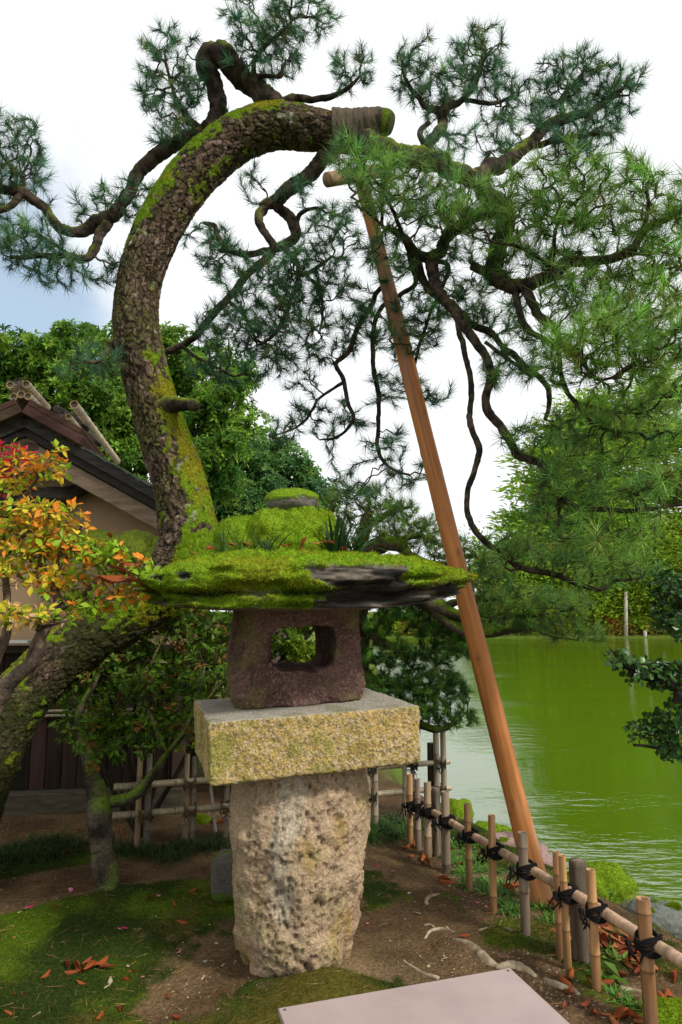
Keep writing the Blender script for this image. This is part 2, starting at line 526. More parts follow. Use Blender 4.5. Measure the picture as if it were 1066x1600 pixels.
mc = mixc(mc, [0.13, 0.10, 0.018], 0.6 * sstep(0.1, 0.5, fbm(GP * 2.2, 3, 71)))
gcol = mixc(soil, mc, moss)
gcol = mixc(gcol, [0.10, 0.15, 0.02], far_green * 0.85)
gzv = gz(x, y) + moss * (0.010 + 0.010 * fbm(GP * 22, 3, 8)) * np.exp(-((y - 3) / 5) ** 2)
nx, ny = len(gx), len(gy)
ii = np.arange(ny - 1)[:, None] * nx; jj = np.arange(nx - 1)[None]
GF = np.stack([ii + jj, ii + jj + 1, ii + nx + jj + 1, ii + nx + jj], -1).reshape(-1, 4)
GV = np.stack([x, y, gzv], 1)
mb = MB().add(GV, GF, gcol)
ground = mb.build('ground', M['ground'], kind='structure')

# moss pile standing on the ground
sel = (GV[:, 1] > 1.9) & (GV[:, 1] < 5.8) & (np.abs(GV[:, 0]) < 2.5) & (GV[:, 2] > -0.2)
w = np.where(sel, moss, 0)
P, N_ = scatter(GV, tris_of(np.zeros((0, 3), int), GF[(sel[GF]).all(1)]), 75000, w)
mb = MB()
D = nrm(np.array([0, 0, 1.0]) + 0.75 * RNG.normal(size=P.shape) * [1, 1, 0.2])
mo = mixc(MOSS_D * 0.7, MOSS * 0.62, sstep(-0.2, 0.4, fbm(P * 4, 4, 44)))
mo = mixc(mo, np.array([0.17, 0.125, 0.02]), 0.75 * sstep(-0.05, 0.4, fbm(P * 2.4, 4, 71)))
blades(mb, P - [0, 0, 0.003], D, RNG.uniform(0.008, 0.018, len(P)), 0.0045, vary(mo, len(P), 0.3))
mb.build('ground_moss', M['moss'], kind='stuff')

# gravel and grit on the bare soil
w = np.where(sel, 1 - moss, 0) * (0.08 + sstep(0.0, 0.5, fbm(GP * 2.5, 3, 91)) + 1.5 * np.exp(-((seg_dist(x, y, [G(690, 1560), G(760, 1520), G(880, 1560)]) / 0.2) ** 2)))
P, N_ = scatter(GV, tris_of(np.zeros((0, 3), int), GF[(sel[GF]).all(1)]), 5200, w)
OCT = np.array([[1, 0, 0], [-1, 0, 0], [0, 1, 0], [0, -1, 0], [0, 0, 1], [0, 0, -1]], float)
OF = np.array([[0, 2, 4], [2, 1, 4], [1, 3, 4], [3, 0, 4], [2, 0, 5], [1, 2, 5], [3, 1, 5], [0, 3, 5]])
r = RNG.uniform(0.0015, 0.005, len(P)) * (1 + (RNG.random(len(P)) > 0.97) * 1.2)
V = P[:, None] + OCT[None] * r[:, None, None] * RNG.uniform(0.6, 1.3, (len(P), 6, 1)) * [1, 1, 0.7]
mb = MB().add(V.reshape(-1, 3), (np.arange(len(P))[:, None, None] * 6 + OF[None]).reshape(-1, 3), np.repeat(vary([0.24, 0.19, 0.14], len(P), 0.4), 6, 0))
mb.build('gravel', M['pebble'], kind='stuff', smooth=False)

# brown pine needles shed over the ground
w = np.where(sel, 1.0, 0)
P, N_ = scatter(GV, tris_of(np.zeros((0, 3), int), GF[(sel[GF]).all(1)]), 5200, w)
D = nrm(RNG.normal(size=P.shape) * [1, 1, 0.06])
mb = MB(); blades(mb, P + [0, 0, 0.012], D, RNG.uniform(0.04, 0.09, len(P)), 0.0016, vary(mixc([0.20, 0.10, 0.04], [0.32, 0.20, 0.09], RNG.random(len(P))), len(P), 0.3))
mb.build('fallen_needles', M['deadleaf'], kind='stuff', smooth=False)

mb = MB().add([[-30, 2, -0.45], [140, 2, -0.45], [140, 54.4, -0.45], [-30, 54.4, -0.45]], [[0, 1, 2, 3]], (0.1, 0.2, 0.02))
mb.build('pond_water', M['water'], kind='structure')

# ------------------------------------------------------------------ the stone lantern
YAW = R(16)
LU = np.array([math.cos(YAW), math.sin(YAW), 0]); LV = np.array([-math.sin(YAW), math.cos(YAW), 0]); UZ = np.array([0, 0, 1.0])
FL = at(325, 1130, 2.85)
LC = FL + LU * 0.46 + LV * 0.375
lantern = thing('stone_lantern', 'large rustic stone lantern with a mossy roof slab and a pitted round pillar', 'stone lantern', (LC[0], LC[1], 0))

def roundbox(h, r, step):
    h = np.asarray(h, float)
    n = np.maximum(3, (2 * h / step).astype(int))
    pts = []; quads = []; cnt = 0
    for k in range(3):
        a, b = (k + 1) % 3, (k + 2) % 3
        A, B = np.meshgrid(np.arange(n[a] + 1), np.arange(n[b] + 1), indexing='ij')
        for s in (-1, 1):
            g = np.zeros((A.size, 3), int)
            g[:, a] = A.ravel(); g[:, b] = B.ravel(); g[:, k] = 0 if s < 0 else n[k]
            i = np.arange(n[a])[:, None] * (n[b] + 1) + np.arange(n[b])[None]
            q = np.stack([i, i + n[b] + 1, i + n[b] + 2, i + 1], -1).reshape(-1, 4) + cnt
            quads.append(q if s > 0 else q[:, ::-1]); pts.append(g); cnt += len(g)
    g = np.concatenate(pts); q = np.concatenate(quads)
    key, inv = np.unique(g, axis=0, return_inverse=True)
    inv = inv.ravel()
    p = key / n * 2 * h - h
    inner = np.clip(p, -(h - r), h - r)
    d = nrm(p - inner)
    return inner + r * d, d, inv[q]

# pillar: pitted volcanic rock
sil = np.array([(1190, 365, 572), (1215, 364, 574), (1260, 361, 577), (1300, 361, 574), (1350, 365, 571), (1400, 367, 564), (1440, 366, 557), (1470, 370, 551), (1499, 380, 543), (1540, 402, 528)], float)
PC = LC.copy()
zz = np.array([at(470, r_[0], PC[1])[2] for r_ in sil])
xl = np.array([at(r_[1], r_[0], PC[1])[0] for r_ in sil]); xr = np.array([at(r_[2], r_[0], PC[1])[0] for r_ in sil])
zt = FL[2] - 0.24
nz, na = 190, 230
Z = np.linspace(-0.12, zt + 0.01, nz)
o_ = np.argsort(zz)
cx = np.interp(Z, zz[o_], (xl + xr)[o_] / 2); rr = np.interp(Z, zz[o_], (xr - xl)[o_] / 2) * 0.965
A = np.arange(na) / na * 2 * np.pi
ca, sa = np.cos(A), np.sin(A)
sq = (np.abs(ca) ** 3 + np.abs(sa) ** 3) ** (-1 / 3)
sq = 1 + (sq - 1) * 0.35
V = np.stack([cx[:, None] + rr[:, None] * ca[None] * sq, PC[1] + rr[:, None] * sa[None] * sq * 0.97, np.repeat(Z[:, None], na, 1)], -1).reshape(-1, 3)
Nn = np.stack([np.tile(ca, nz), np.tile(sa, nz), np.zeros(nz * na)], 1)
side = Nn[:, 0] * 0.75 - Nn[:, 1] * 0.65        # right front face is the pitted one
low = sstep(0.55, 0.1, V[:, 2])
f1, f2, idv = worley(V * [38, 38, 23], 4)
g1, g2, gidv = worley(V * [52, 52, 27], 14)
h1, _, hid = worley(V * [9, 9, 7], 24)
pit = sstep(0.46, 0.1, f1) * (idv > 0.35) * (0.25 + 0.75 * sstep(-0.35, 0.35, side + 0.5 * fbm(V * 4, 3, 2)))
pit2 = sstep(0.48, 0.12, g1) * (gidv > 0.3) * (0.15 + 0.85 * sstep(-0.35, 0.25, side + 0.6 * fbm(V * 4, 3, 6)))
big = sstep(0.42, 0.12, h1) * (hid > 0.62) * (0.2 + low)
rid = 1 - np.abs(fbm(V * [5, 5, 2.6], 4, 31)) * 2
lump = fbm(V * [7, 7, 5], 4, 41)
disp = 0.030 * (rid - 0.6) + 0.024 * lump + 0.018 * fbm(V * [24, 24, 14], 4, 51, 0.6) - 0.013 * pit - 0.013 * pit2 - 0.035 * big + 0.016 * low * fbm(V * 12, 3, 61)
V = V + Nn * disp[:, None]
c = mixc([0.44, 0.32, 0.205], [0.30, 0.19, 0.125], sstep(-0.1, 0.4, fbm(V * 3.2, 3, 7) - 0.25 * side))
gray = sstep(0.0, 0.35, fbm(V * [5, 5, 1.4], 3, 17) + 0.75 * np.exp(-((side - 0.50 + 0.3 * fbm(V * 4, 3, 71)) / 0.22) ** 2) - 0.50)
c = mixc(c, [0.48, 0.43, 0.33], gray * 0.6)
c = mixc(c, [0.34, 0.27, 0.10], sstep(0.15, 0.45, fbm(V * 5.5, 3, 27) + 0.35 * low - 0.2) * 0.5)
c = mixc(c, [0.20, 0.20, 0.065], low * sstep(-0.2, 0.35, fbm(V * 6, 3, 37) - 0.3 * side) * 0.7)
c = mixc(c, [0.38, 0.25, 0.06], sstep(0.30, 0.7, fbm(V * [9, 9, 5], 4, 47) + 0.15 * low) * 0.6)
c = mixc(c, c * 0.45, np.clip(pit * 0.8 + big + 0.8 * pit2, 0, 1))  # pits coloured darker, painting in the shade inside them
i = np.arange(nz - 1)[:, None] * na; j = np.arange(na)[None]; k = (j + 1) % na
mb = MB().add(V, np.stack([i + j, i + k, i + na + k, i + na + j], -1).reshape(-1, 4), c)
mb.build('pillar', M['lava'], lantern)

# platform block: granite, rough sides, sawn top
bh = np.array([0.46, 0.375, 0.125])
p, d, q = roundbox(bh, 0.016, 0.0085)
ROLL = R(2.3)
BU = LU * math.cos(ROLL) + UZ * math.sin(ROLL); BZ = np.cross(BU, LV)
BC = FL + BU * 0.46 + LV * 0.375 - BZ * 0.125
topn = sstep(0.6, 0.95, d[:, 2])
rough = fbm(p * 60, 4, 3, 0.7)
g1, _, gid = worley(p * 95, 77)
disp = (0.008 * fbm(p * 11, 3, 5) + 0.008 * rough - 0.003 * g1) * (1 - 0.88 * topn) + 0.006 * fbm(p * 4, 2, 8)
p2 = p + d * disp[:, None]
V = BC + p2[:, :1] * BU + p2[:, 1:2] * LV + p2[:, 2:] * BZ
c = mixc([0.50, 0.345, 0.125], [0.37, 0.275, 0.085], sstep(-0.3, 0.4, fbm(p * 6, 3, 15)))
c = mixc(c, [0.52, 0.40, 0.26], (gid > 0.72) * 0.8)
c = mixc(c, [0.20, 0.165, 0.075], (gid < 0.2) * 0.85)
c = mixc(c, [0.26, 0.25, 0.05], sstep(0.15, 0.5, fbm(p * 7, 3, 25) + 0.35 * sstep(0.2, 0.45, np.abs(p[:, 0])) - 0.1) * 0.65)
c = mixc(c, mixc([0.40, 0.365, 0.30], [0.30, 0.28, 0.19], sstep(0.1, 0.5, fbm(p * 9, 3, 35))), topn)
MB().add(V, q, c).build('platform_block', M['granite'], lantern)

# light box: purple andesite with an opening right through
def a_for(px, O, Uv):
    k = (px - 533) / FPX
    dO = O[1] * CP + (O[2] - EYE) * SP; dU = Uv[1] * CP + Uv[2] * SP
    return (k * dO - O[0]) / (Uv[0] - k * dU)
O = FL + LV * 0.27
aL, aR = a_for(376, O, LU), a_for(564, O, LU)
wB = aR - aL; dB = 0.42; hB = 0.475
zb0 = FL[2] + 0.005 + 0.5 * (aL + aR) * math.sin(ROLL) - 0.006
BO = O + LU * (aL + aR) / 2; BO[2] = zb0
def rrect(n, x0, x1, z0, z1, r):
    """n points evenly round a rounded rectangle, starting bottom middle."""
    t = np.arange(n) / n * 2 * np.pi - np.pi / 2
    cx_, cz_ = (x0 + x1) / 2, (z0 + z1) / 2
    e = r
    ct, st = np.cos(t), np.sin(t)
    s = (np.abs(ct) ** e + np.abs(st) ** e) ** (-1 / e)
    return np.stack([cx_ + (x1 - x0) / 2 * ct * s, cz_ + (z1 - z0) / 2 * st * s], 1)
n = 240
out_ = rrect(n, -wB / 2, wB / 2, 0, hB, 9)
inn = rrect(n, -wB / 2 + wB * 0.26, -wB / 2 + wB * 0.785, hB * 0.335, hB * 0.775, 5)
rows = []; nm = []
def row(xz, v, nv):
    rows.append(np.stack([xz[:, 0], np.full(n, v), xz[:, 1]], 1)); nm.append(nv)
oc = out_ - out_.mean(0); on = nrm(oc * [1 / wB, 1 / hB]); on3 = np.stack([on[:, 0], 0 * on[:, 0], on[:, 1]], 1)
ic = inn - inn.mean(0); in3 = -np.stack([nrm(ic)[:, 0], 0 * ic[:, 0], nrm(ic)[:, 1]], 1)
fn = np.tile([0, -1.0, 0], (n, 1)); bn = -fn
for t in np.linspace(0, 1, 34):                      # tunnel
    row(inn * [1, 1], dB - t * dB, in3)
for t in np.linspace(0.04, 1, 22):                   # front face
    row(inn * (1 - t) + out_ * t - (on * 0.012 if t == 1 else 0), -0.0 + (0.015 if t == 1 else 0), fn if t < 1 else nrm(fn + on3))
for t in np.linspace(0.03, 0.97, 36):                # outside
    row(out_, t * dB, on3)
for t in np.linspace(1, 0, 16):
    row(inn * (1 - t) + out_ * t, dB, bn if t < 1 else nrm(bn + on3))
V = np.concatenate(rows); Nn = np.concatenate(nm)
sv = V.copy()
left_l = sstep(-0.05, -0.25, V[:, 0])
disp = 0.024 * fbm(V * 7, 3, 5) + 0.018 * fbm(V * 22, 4, 6, 0.6) + (0.018 * fbm(V * [22, 22, 9], 3, 9) + 0.012) * sstep(0.20, 0.05, V[:, 2] - 0.16 * left_l)
V = V + Nn * disp[:, None]
tap = 1 + 0.04 * (1 - V[:, 2] / hB)
V[:, 0] *= tap
g1, _, gid = worley(sv * 130, 6)
c = mixc([0.110, 0.062, 0.050], [0.185, 0.108, 0.086], sstep(-0.3, 0.4, fbm(sv * 6, 3, 16)))
c = mixc(c, [0.27, 0.18, 0.15], (gid > 0.88) * 0.7)
c = mixc(c, [0.17, 0.145, 0.055], sstep(-0.1, 0.35, fbm(sv * 8, 3, 26) + 0.5 * sstep(0.14, 0.0, sv[:, 2]) + 0.35 * left_l * sstep(0.35, 0.1, sv[:, 2]) - 0.18) * 0.85)
Wv = BO + V[:, :1] * LU + V[:, 1:2] * LV + V[:, 2:] * (UZ + LU * 0.0)
Wv = Wv + UZ * (V[:, :1] * math.sin(ROLL))
m_ = len(rows)
i = np.arange(m_)[:, None] * n; i2 = ((np.arange(m_) + 1) % m_)[:, None] * n
j = np.arange(n)[None]; k = (j + 1) % n
MB().add(Wv, np.stack([i + j, i + k, i2 + k, i2 + j], -1).reshape(-1, 4), c).build('light_box', M['purple'], lantern)

# roof slab: layered dark rock under moss
RY = R(10)
RU = np.array([math.cos(RY), math.sin(RY), 0]); RV = np.array([-math.sin(RY), math.cos(RY), 0])
RC = at(462, 945, 3.36); RC[2] = 0
na = 420
A = np.arange(na) / na * 2 * np.pi
ca, sa = np.cos(A), np.sin(A)
ax_ = np.where(ca > 0, 0.83, 0.67); ay_ = np.where(sa > 0, 0.46, 0.60)
pw = np.where(ca > 0, 2.1, 3.8)
rad = (np.abs(ca / ax_) ** pw + np.abs(sa / ay_) ** pw) ** (-1 / pw)
rad = rad * (1 + 0.07 * fbm(np.stack([ca * 2, sa * 2, 0 * ca], 1), 3, 3) + 0.03 * fbm(np.stack([ca * 9, sa * 9, 0 * ca], 1), 3, 13))
prof = [(f, 0, 0) for f in np.linspace(0.02, 0.94, 18)] + [(None, t, 1) for t in np.linspace(0, 1, 34)] + [(f, 1, 2) for f in np.linspace(0.97, 0.0, 60)]
rows = []; kind_ = []
for f, t, kd in prof:
    if kd == 1:
        zz_ = t * 0.17
        st = np.stack([ca * 3, sa * 3, np.full(na, zz_ * 34)], 1)
        ff = 0.955 + 0.045 * t + 0.058 * np.sign(vnoise(st, 5)) * np.abs(vnoise(st, 5)) ** 0.5 + 0.012 * vnoise(st * [4, 4, 2], 7) - 0.04 * (1 - t) ** 2
        cv = t - 0.44 + 0.26 * fbm(np.stack([ca * 3.2, sa * 3.2, 0 * ca], 1), 3, 17)
        cvw = 0.35 + 0.65 * sstep(-0.2, 0.3, vnoise(np.stack([ca * 4, sa * 4, 0 * ca], 1), 27))
        ff = ff - 0.050 * cvw * np.exp(-(cv / 0.055) ** 2) + 0.035 * sstep(0.05, 0.2, cv) * cvw + 0.03 * fbm(np.stack([ca * 5, sa * 5, 0 * ca + 3 * (cv > 0)], 1), 2, 37)
        CREV = np.exp(-(cv / 0.07) ** 2) if t == 0 else np.concatenate([CREV, np.exp(-(cv / 0.07) ** 2)])
    else:
        ff = np.full(na, f)
    u = ca * rad * ff; v = sa * rad * ff
    e = np.where(u > 0, u / 0.92, u / 0.73)
    base = 1.562 + np.where(e > 0, 0.115 * np.abs(e) ** 2.6, 0.03 * np.abs(e) ** 4)
    thick = np.where(e > 0, 0.19 * (1 - np.abs(e) ** 3.2) + 0.05, 0.10 * (1 - np.abs(e) ** 3) + 0.14)
    edge = thick * 0.70
    if kd == 0: z = base - 0.02 * (1 - f)
    elif kd == 1: z = base + t * edge
    else: z = base + edge + (thick - edge) * (1 - f ** 3.4)
    rows.append(np.stack([u, v, z], 1)); kind_.append(np.full(na, kd))
V = np.concatenate(rows); kd = np.concatenate(kind_)
mfield = fbm(V * [3.5, 3.5, 10], 3, 19) + 0.35 * fbm(V * 14, 3, 29)
mossR = np.where(kd == 2, sstep(-0.30, -0.12, mfield + 0.15), 0.0)
ed = sstep(0.02, 0.14, mfield + 0.05 + 0.34 * sstep(0.3, 0.75, V[:, 0]) * (V[:, 0] < 0.95) + 0.55 * sstep(0.12, -0.2, V[:, 0]) - 0.22 * np.exp(-((V[:, 0] - 0.22) / 0.25) ** 2))
tt = np.repeat([t for f, t, k_ in prof], na)
mossR = np.where(kd == 1, ed * sstep(0.16, 0.40, tt + 0.5 * fbm(V * 9, 3, 119) + 0.18 * (V[:, 0] < 0)), mossR)
mossR[kd == 1] *= 1 - 0.9 * CREV
top = (kd == 2) | (kd == 1)
w1, _, _ = worley(V * 15, 141)
w2, _, _ = worley(V * 40, 142)
lump = 0.020 * fbm(V * 8, 3, 39) + 0.034 * (0.55 - w1) + 0.010 * (0.5 - w2)
Dn = np.zeros_like(V); Dn[:, 2] = (kd == 2)
rh = nrm(V * [1, 1, 0]); Dn[kd == 1] = nrm(rh[kd == 1] + [0, 0, 0.3])
V = V + Dn * ((0.012 + lump) * mossR + 0.006 * fbm(V * [10, 10, 40], 3, 59) * (1 - mossR))[:, None]
c = mixc([0.022, 0.02, 0.018], [0.16, 0.135, 0.105], sstep(-0.15, 0.5, fbm(V * [6, 6, 60], 4, 9)))
c = mixc(c, [0.17, 0.11, 0.085], (kd == 0) * 1.0)
c = mixc(c, mixc(MOSS * 0.9, MOSS_Y * 0.7, sstep(0, 0.5, fbm(V * 6, 3, 69))), mossR)
RW = RC + V[:, :1] * RU + V[:, 1:2] * RV + V[:, 2:] * UZ
i = np.arange(len(prof) - 1)[:, None] * na; j = np.arange(na)[None]; k = (j + 1) % na
RF = np.stack([i + j, i + k, i + na + k, i + na + j], -1).reshape(-1, 4)
roof = MB().add(RW, RF, c).build('roof_slab', M['rock'], lantern)
P, N_ = scatter(RW, tris_of(np.zeros((0, 3), int), RF), 62000, mossR)
mb = MB()
N_ = np.where((N_ * [0, 0, 1]).sum(1, keepdims=True) < -0.2, -N_, N_)
D = nrm(N_ * 0.6 + [0, 0, 0.25] + 0.65 * RNG.normal(size=P.shape))
mcol = mixc(MOSS * 1.15, MOSS_Y, sstep(0.0, 0.5, fbm((P - RC) * 6, 3, 69)))
mcol = mixc(mcol, [0.30, 0.17, 0.02], 0.6 * sstep(0.25, 0.5, fbm((P - RC) * 11, 3, 89)))
blades(mb, P - D * 0.004, D, RNG.uniform(0.010, 0.022, len(P)), 0.0042, vary(mcol, len(P), 0.3))
mb.build('moss', M['moss'], roof, kind='stuff')

def blob(c, r, seed, amp=0.12, n=48, sq=2.0, fl=(7, 7, 7)):
    th = np.linspace(0, np.pi, n)[:, None]; ph = np.arange(2 * n)[None] / (2 * n) * 2 * np.pi
    d = np.stack([np.sin(th) * np.cos(ph), np.sin(th) * np.sin(ph), np.cos(th) + 0 * ph], -1).reshape(-1, 3)
    s = (np.abs(d) ** sq).sum(1) ** (-1 / sq)
    k_ = s * (1 + amp * fbm(d * 1.6 + seed, 4, seed))
    V = np.asarray(c) + d * np.asarray(r) * k_[:, None]
    i = np.arange(n - 1)[:, None] * 2 * n; j = np.arange(2 * n)[None]; k = (j + 1) % (2 * n)
    F = np.stack([i + j, i + 2 * n + j, i + 2 * n + k, i + k], -1).reshape(-1, 4)
    return V, F, d
fc = at(440, 858, 3.5)
finial = None
mbf = MB(); mbm = MB()
for cpx, r, sd, amp, sq in [((450, 862), (0.225, 0.20, 0.225), 3, 0.26, 2.7), ((392, 862), (0.19, 0.17, 0.175), 5, 0.18, 2.4), ((505, 845), (0.075, 0.10, 0.14), 6, 0.2, 2.6)]:
    V, F, d = blob(at(cpx[0], cpx[1], 3.5), r, sd, amp, 56, sq)
    ms = sstep(-0.35, -0.1, fbm(d * 2.5, 3, 9) + 0.6 * d[:, 2])
    w1, _, _ = worley(V * 15, 151)
    V = V + d * (ms * (0.030 * (0.5 - w1) + 0.012 * fbm(V * 20, 3, 4)))[:, None]
    mbf.add(V, F, mixc([0.17, 0.15, 0.12], MOSS * 0.9, ms))
    P, N_ = scatter(V, tris_of(np.zeros((0, 3), int), F), int(60000 * r[0]), ms * (d[:, 2] > -0.3))
    D = nrm(N_ * 0.6 + [0, 0, 0.2] + 0.65 * RNG.normal(size=P.shape))
    blades(mbm, P - D * 0.004, D, RNG.uniform(0.009, 0.020, len(P)), 0.0042, vary(mixc(MOSS * 1.15, MOSS_Y, sstep(-0.2, 0.5, fbm(P * 8, 3, 2))), len(P), 0.3))
finial = mbf.build('finial_stone', M['rock'], lantern)
mbm.build('moss', M['moss'], finial, kind='stuff')
V, F, d = blob(at(457, 786, 3.5), (0.132, 0.115, 0.062), 11, 0.12, 50, 2.6)
ms = sstep(-0.05, 0.2, d[:, 2] + 0.25 * fbm(d * 3, 3, 5) - 0.15 * (d[:, 0] > 0.2))
mbf = MB().add(V + d * (0.008 * ms)[:, None], F, mixc([0.15, 0.135, 0.115], MOSS * 0.85, ms))
cap_ = mbf.build('finial_cap', M['rock'], lantern)
P, N_ = scatter(V, tris_of(np.zeros((0, 3), int), F), 9000, ms)
mbm = MB(); D = nrm(N_ * 0.7 + 0.6 * RNG.normal(size=P.shape))
blades(mbm, P, D, RNG.uniform(0.008, 0.016, len(P)), 0.004, vary(mixc(MOSS, MOSS_Y, 0.4 * RNG.random(len(P))), len(P), 0.3))
mbm.build('moss', M['moss'], cap_, kind='stuff')

# ------------------------------------------------------------------ the tea house
HY = R(9)
HU = np.array([math.cos(HY), math.sin(HY), 0]); HV = np.array([-math.sin(HY), math.cos(HY), 0])
H0 = at(285, 1265, 5.75); H0[2] = -0.03                       # right front corner of the wall, on the ground
house = thing('tea_house', 'tan plastered tea house with a low gable roof and bamboo poles along its ridge', 'tea house', H0)
def hp(u, v, z): return H0 + HU * u + HV * v + UZ * z
HA = [HU, HV, UZ]
gv = -0.42                                                       # gable edge stands out this far before the wall
apex = at(42, 654, 5.75 + gv * 1.0 - 0.15)
ua = (apex - H0) @ HU; za = apex[2] - H0[2]
sl = 0.545; ang = math.atan(sl); cs, sn = math.cos(ang), math.sin(ang)
# wall
mb = MB()
wallw = 3.6; wh = 2.0
zs = 1.30                                                        # the plaster starts above the dark boards
pts = [(-wallw, zs), (0, zs), (0, za - (0 - ua) * sl - 0.2), (ua, za - 0.2), (-wallw, za - (wallw + ua) * sl - 0.2)]
front = np.array([hp(u, 0, z) for u, z in pts]); back = np.array([hp(u, 0.12, z) for u, z in pts])
V = np.vstack([front, back])
mb.add(V, [[0, 1, 2], [0, 2, 3], [0, 3, 4], [5, 7, 6], [5, 8, 7], [5, 9, 8]], (0.40, 0.265, 0.155))
mb.add(V, [[1, 6, 7, 2]], (0.40, 0.265, 0.155))
mb.build('plaster_wall', M['plaster'], house, smooth=False)
mb = MB(); add_box(mb, hp(-0.01, 1.6, 0.65), HA, (0.05, 1.55, 0.65), (0.035, 0.024, 0.018)); mb.build('side_boards', M['plank'], house, smooth=False)
mb = MB(); add_box(mb, hp(-0.055, 1.7, 1.65), HA, (0.05, 1.57, 0.35), (0.36, 0.24, 0.14)); mb.build('side_wall', M['plaster'], house, smooth=False)
# boards below
bw = 0.118
for k_ in range(28):
    u0 = -k_ * bw
    mb = MB(); add_box(mb, hp(u0 - bw / 2, 0.02 + 0.006 * RNG.random(), 0.20 + 0.53), HA, (bw / 2 - 0.003, 0.02, 0.53), vary([0.026, 0.016, 0.012], 1, 0.2)[0], 0.004)
    mb.build('wall_board', M['wood'], house, smooth=False)
for name, z, hh, th, colr in [('sill_beam', 0.09, 0.10, 0.075, (0.075, 0.062, 0.042)), ('top_rail', 1.28, 0.03, 0.05, (0.05, 0.04, 0.03))]:
    mb = MB(); add_box(mb, hp(-wallw / 2, 0.0, z), HA, (wallw / 2, th, hh), colr, 0.006)
    mb.build(name, M['plank'], house, smooth=False)
for z in (0.765, 0.80):
    mb = MB(); add_tube(mb, [hp(-wallw, -0.03, z), hp(-0.05, -0.03, z)], 0.013, 8, (0.24, 0.21, 0.13)); mb.build('bamboo_strip', M['bamboo'], house)
mb = MB(); add_box(mb, hp(-1.95, -0.13, 1.345), HA, (0.75, 0.06, 0.012), (0.6, 0.6, 0.58), 0.003); mb.build('window_ledge', M['metal'], house, smooth=False)
mb = MB(); add_box(mb, hp(-0.04, -0.012, 0.66), HA, (0.05, 0.055, 0.66), (0.07, 0.05, 0.035), 0.005); mb.build('corner_post', M['wood'], house, smooth=False)
# driftwood beam under the gable
q = at(40, 783, 5.45); qb = at(140, 770, 5.5)
P_ = catmull([at(-120, 800, 5.45), at(-20, 792, 5.45), q, at(85, 775, 5.47), at(122, 768, 5.5), at(142, 766, 5.55)], 0.02)
mb = MB(); tt = np.linspace(0, 1, len(P_))
V, F, F3 = tube(P_, 0.105 * (1 - tt ** 5 * 0.85), 28)
V = V + (fbm(V * [6, 6, 26], 3, 4) * 0.025)[:, None] * nrm(V - np.vstack([np.repeat(P_, 28, 0), P_[:1], P_[-1:]]))
mb.add(V, F, mixc([0.03, 0.024, 0.02], [0.075, 0.058, 0.046], sstep(-0.3, 0.4, fbm(V * [5, 5, 30], 3, 6)))); mb.build('driftwood_beam', M['wood'], house)
# roof: two layered slopes, barge boards, saddle planks, bamboo
Dr = HU * cs - UZ * sn; Dl = -HU * cs - UZ * sn
Nr = HU * sn + UZ * cs; Nl = -HU * sn + UZ * cs
A0 = hp(ua, gv, za)
RLEN = 2.3
for s_, Dd, Nd in ((1, Dr, Nr), (-1, Dl, Nl)):
    rf = MB()
    add_box(rf, A0 + Dd * RLEN / 2 + HV * 1.6 - Nd * 0.035, [Dd, HV, Nd], (RLEN / 2, 1.6, 0.035), (0.05, 0.045, 0.04))
    rfo = rf.build('roof', M['plank'], house, smooth=False)
    for k_ in range(24):                                          # shingle courses, each a step proud of the one below
        t0 = k_ * RLEN / 24
        mb = MB()
        tilt = nrm(Dd - Nd * 0.10); tn = np.cross(HV, tilt); tn = tn if tn @ Nd > 0 else -tn
        add_box(mb, A0 + Dd * (t0 + 0.06) + Nd * 0.014 + HV * (1.6 + 0.01 * RNG.normal()), [tilt, HV, tn], (0.075, 1.6, 0.008), vary([0.115, 0.12, 0.085], 1, 0.12)[0])
        mb.build('shingle_course', M['plank'], rfo, smooth=False)
    mb = MB(); add_box(mb, A0 + Dd * RLEN / 2 + HV * 0.05 - Nd * 0.10, [Dd, HV, Nd], (RLEN / 2, 0.028, 0.028), (0.035, 0.03, 0.026)); mb.build('soffit_shade_strip', M['plank'], house, smooth=False)  # dark strip standing in for the soffit shade above the barge board
    mb = MB(); add_box(mb, A0 + Dd * (RLEN / 2 + 0.02) + HV * 0.08 - Nd * 0.20, [Dd, HV, Nd], (RLEN / 2, 0.025, 0.062), (0.235, 0.165, 0.115), 0.004); mb.build('barge_board', M['plank'], house, smooth=False)
    # saddle planks over the ridge
    for k_, (ln, hh, off, vv) in enumerate([(0.245, 0.036, 0.045, 0.45), (0.225, 0.024, 0.106, 0.44)]):
        mb = MB(); add_box(mb, A0 + Dd * ln * 0.98 + HV * (vv - 0.10) + Nd * off, [Dd, HV, Nd], (ln, vv, hh), vary([0.085, 0.046, 0.032], 1, 0.15)[0], 0.006)
        mb.build('saddle_plank', M['plank'], house, smooth=False)
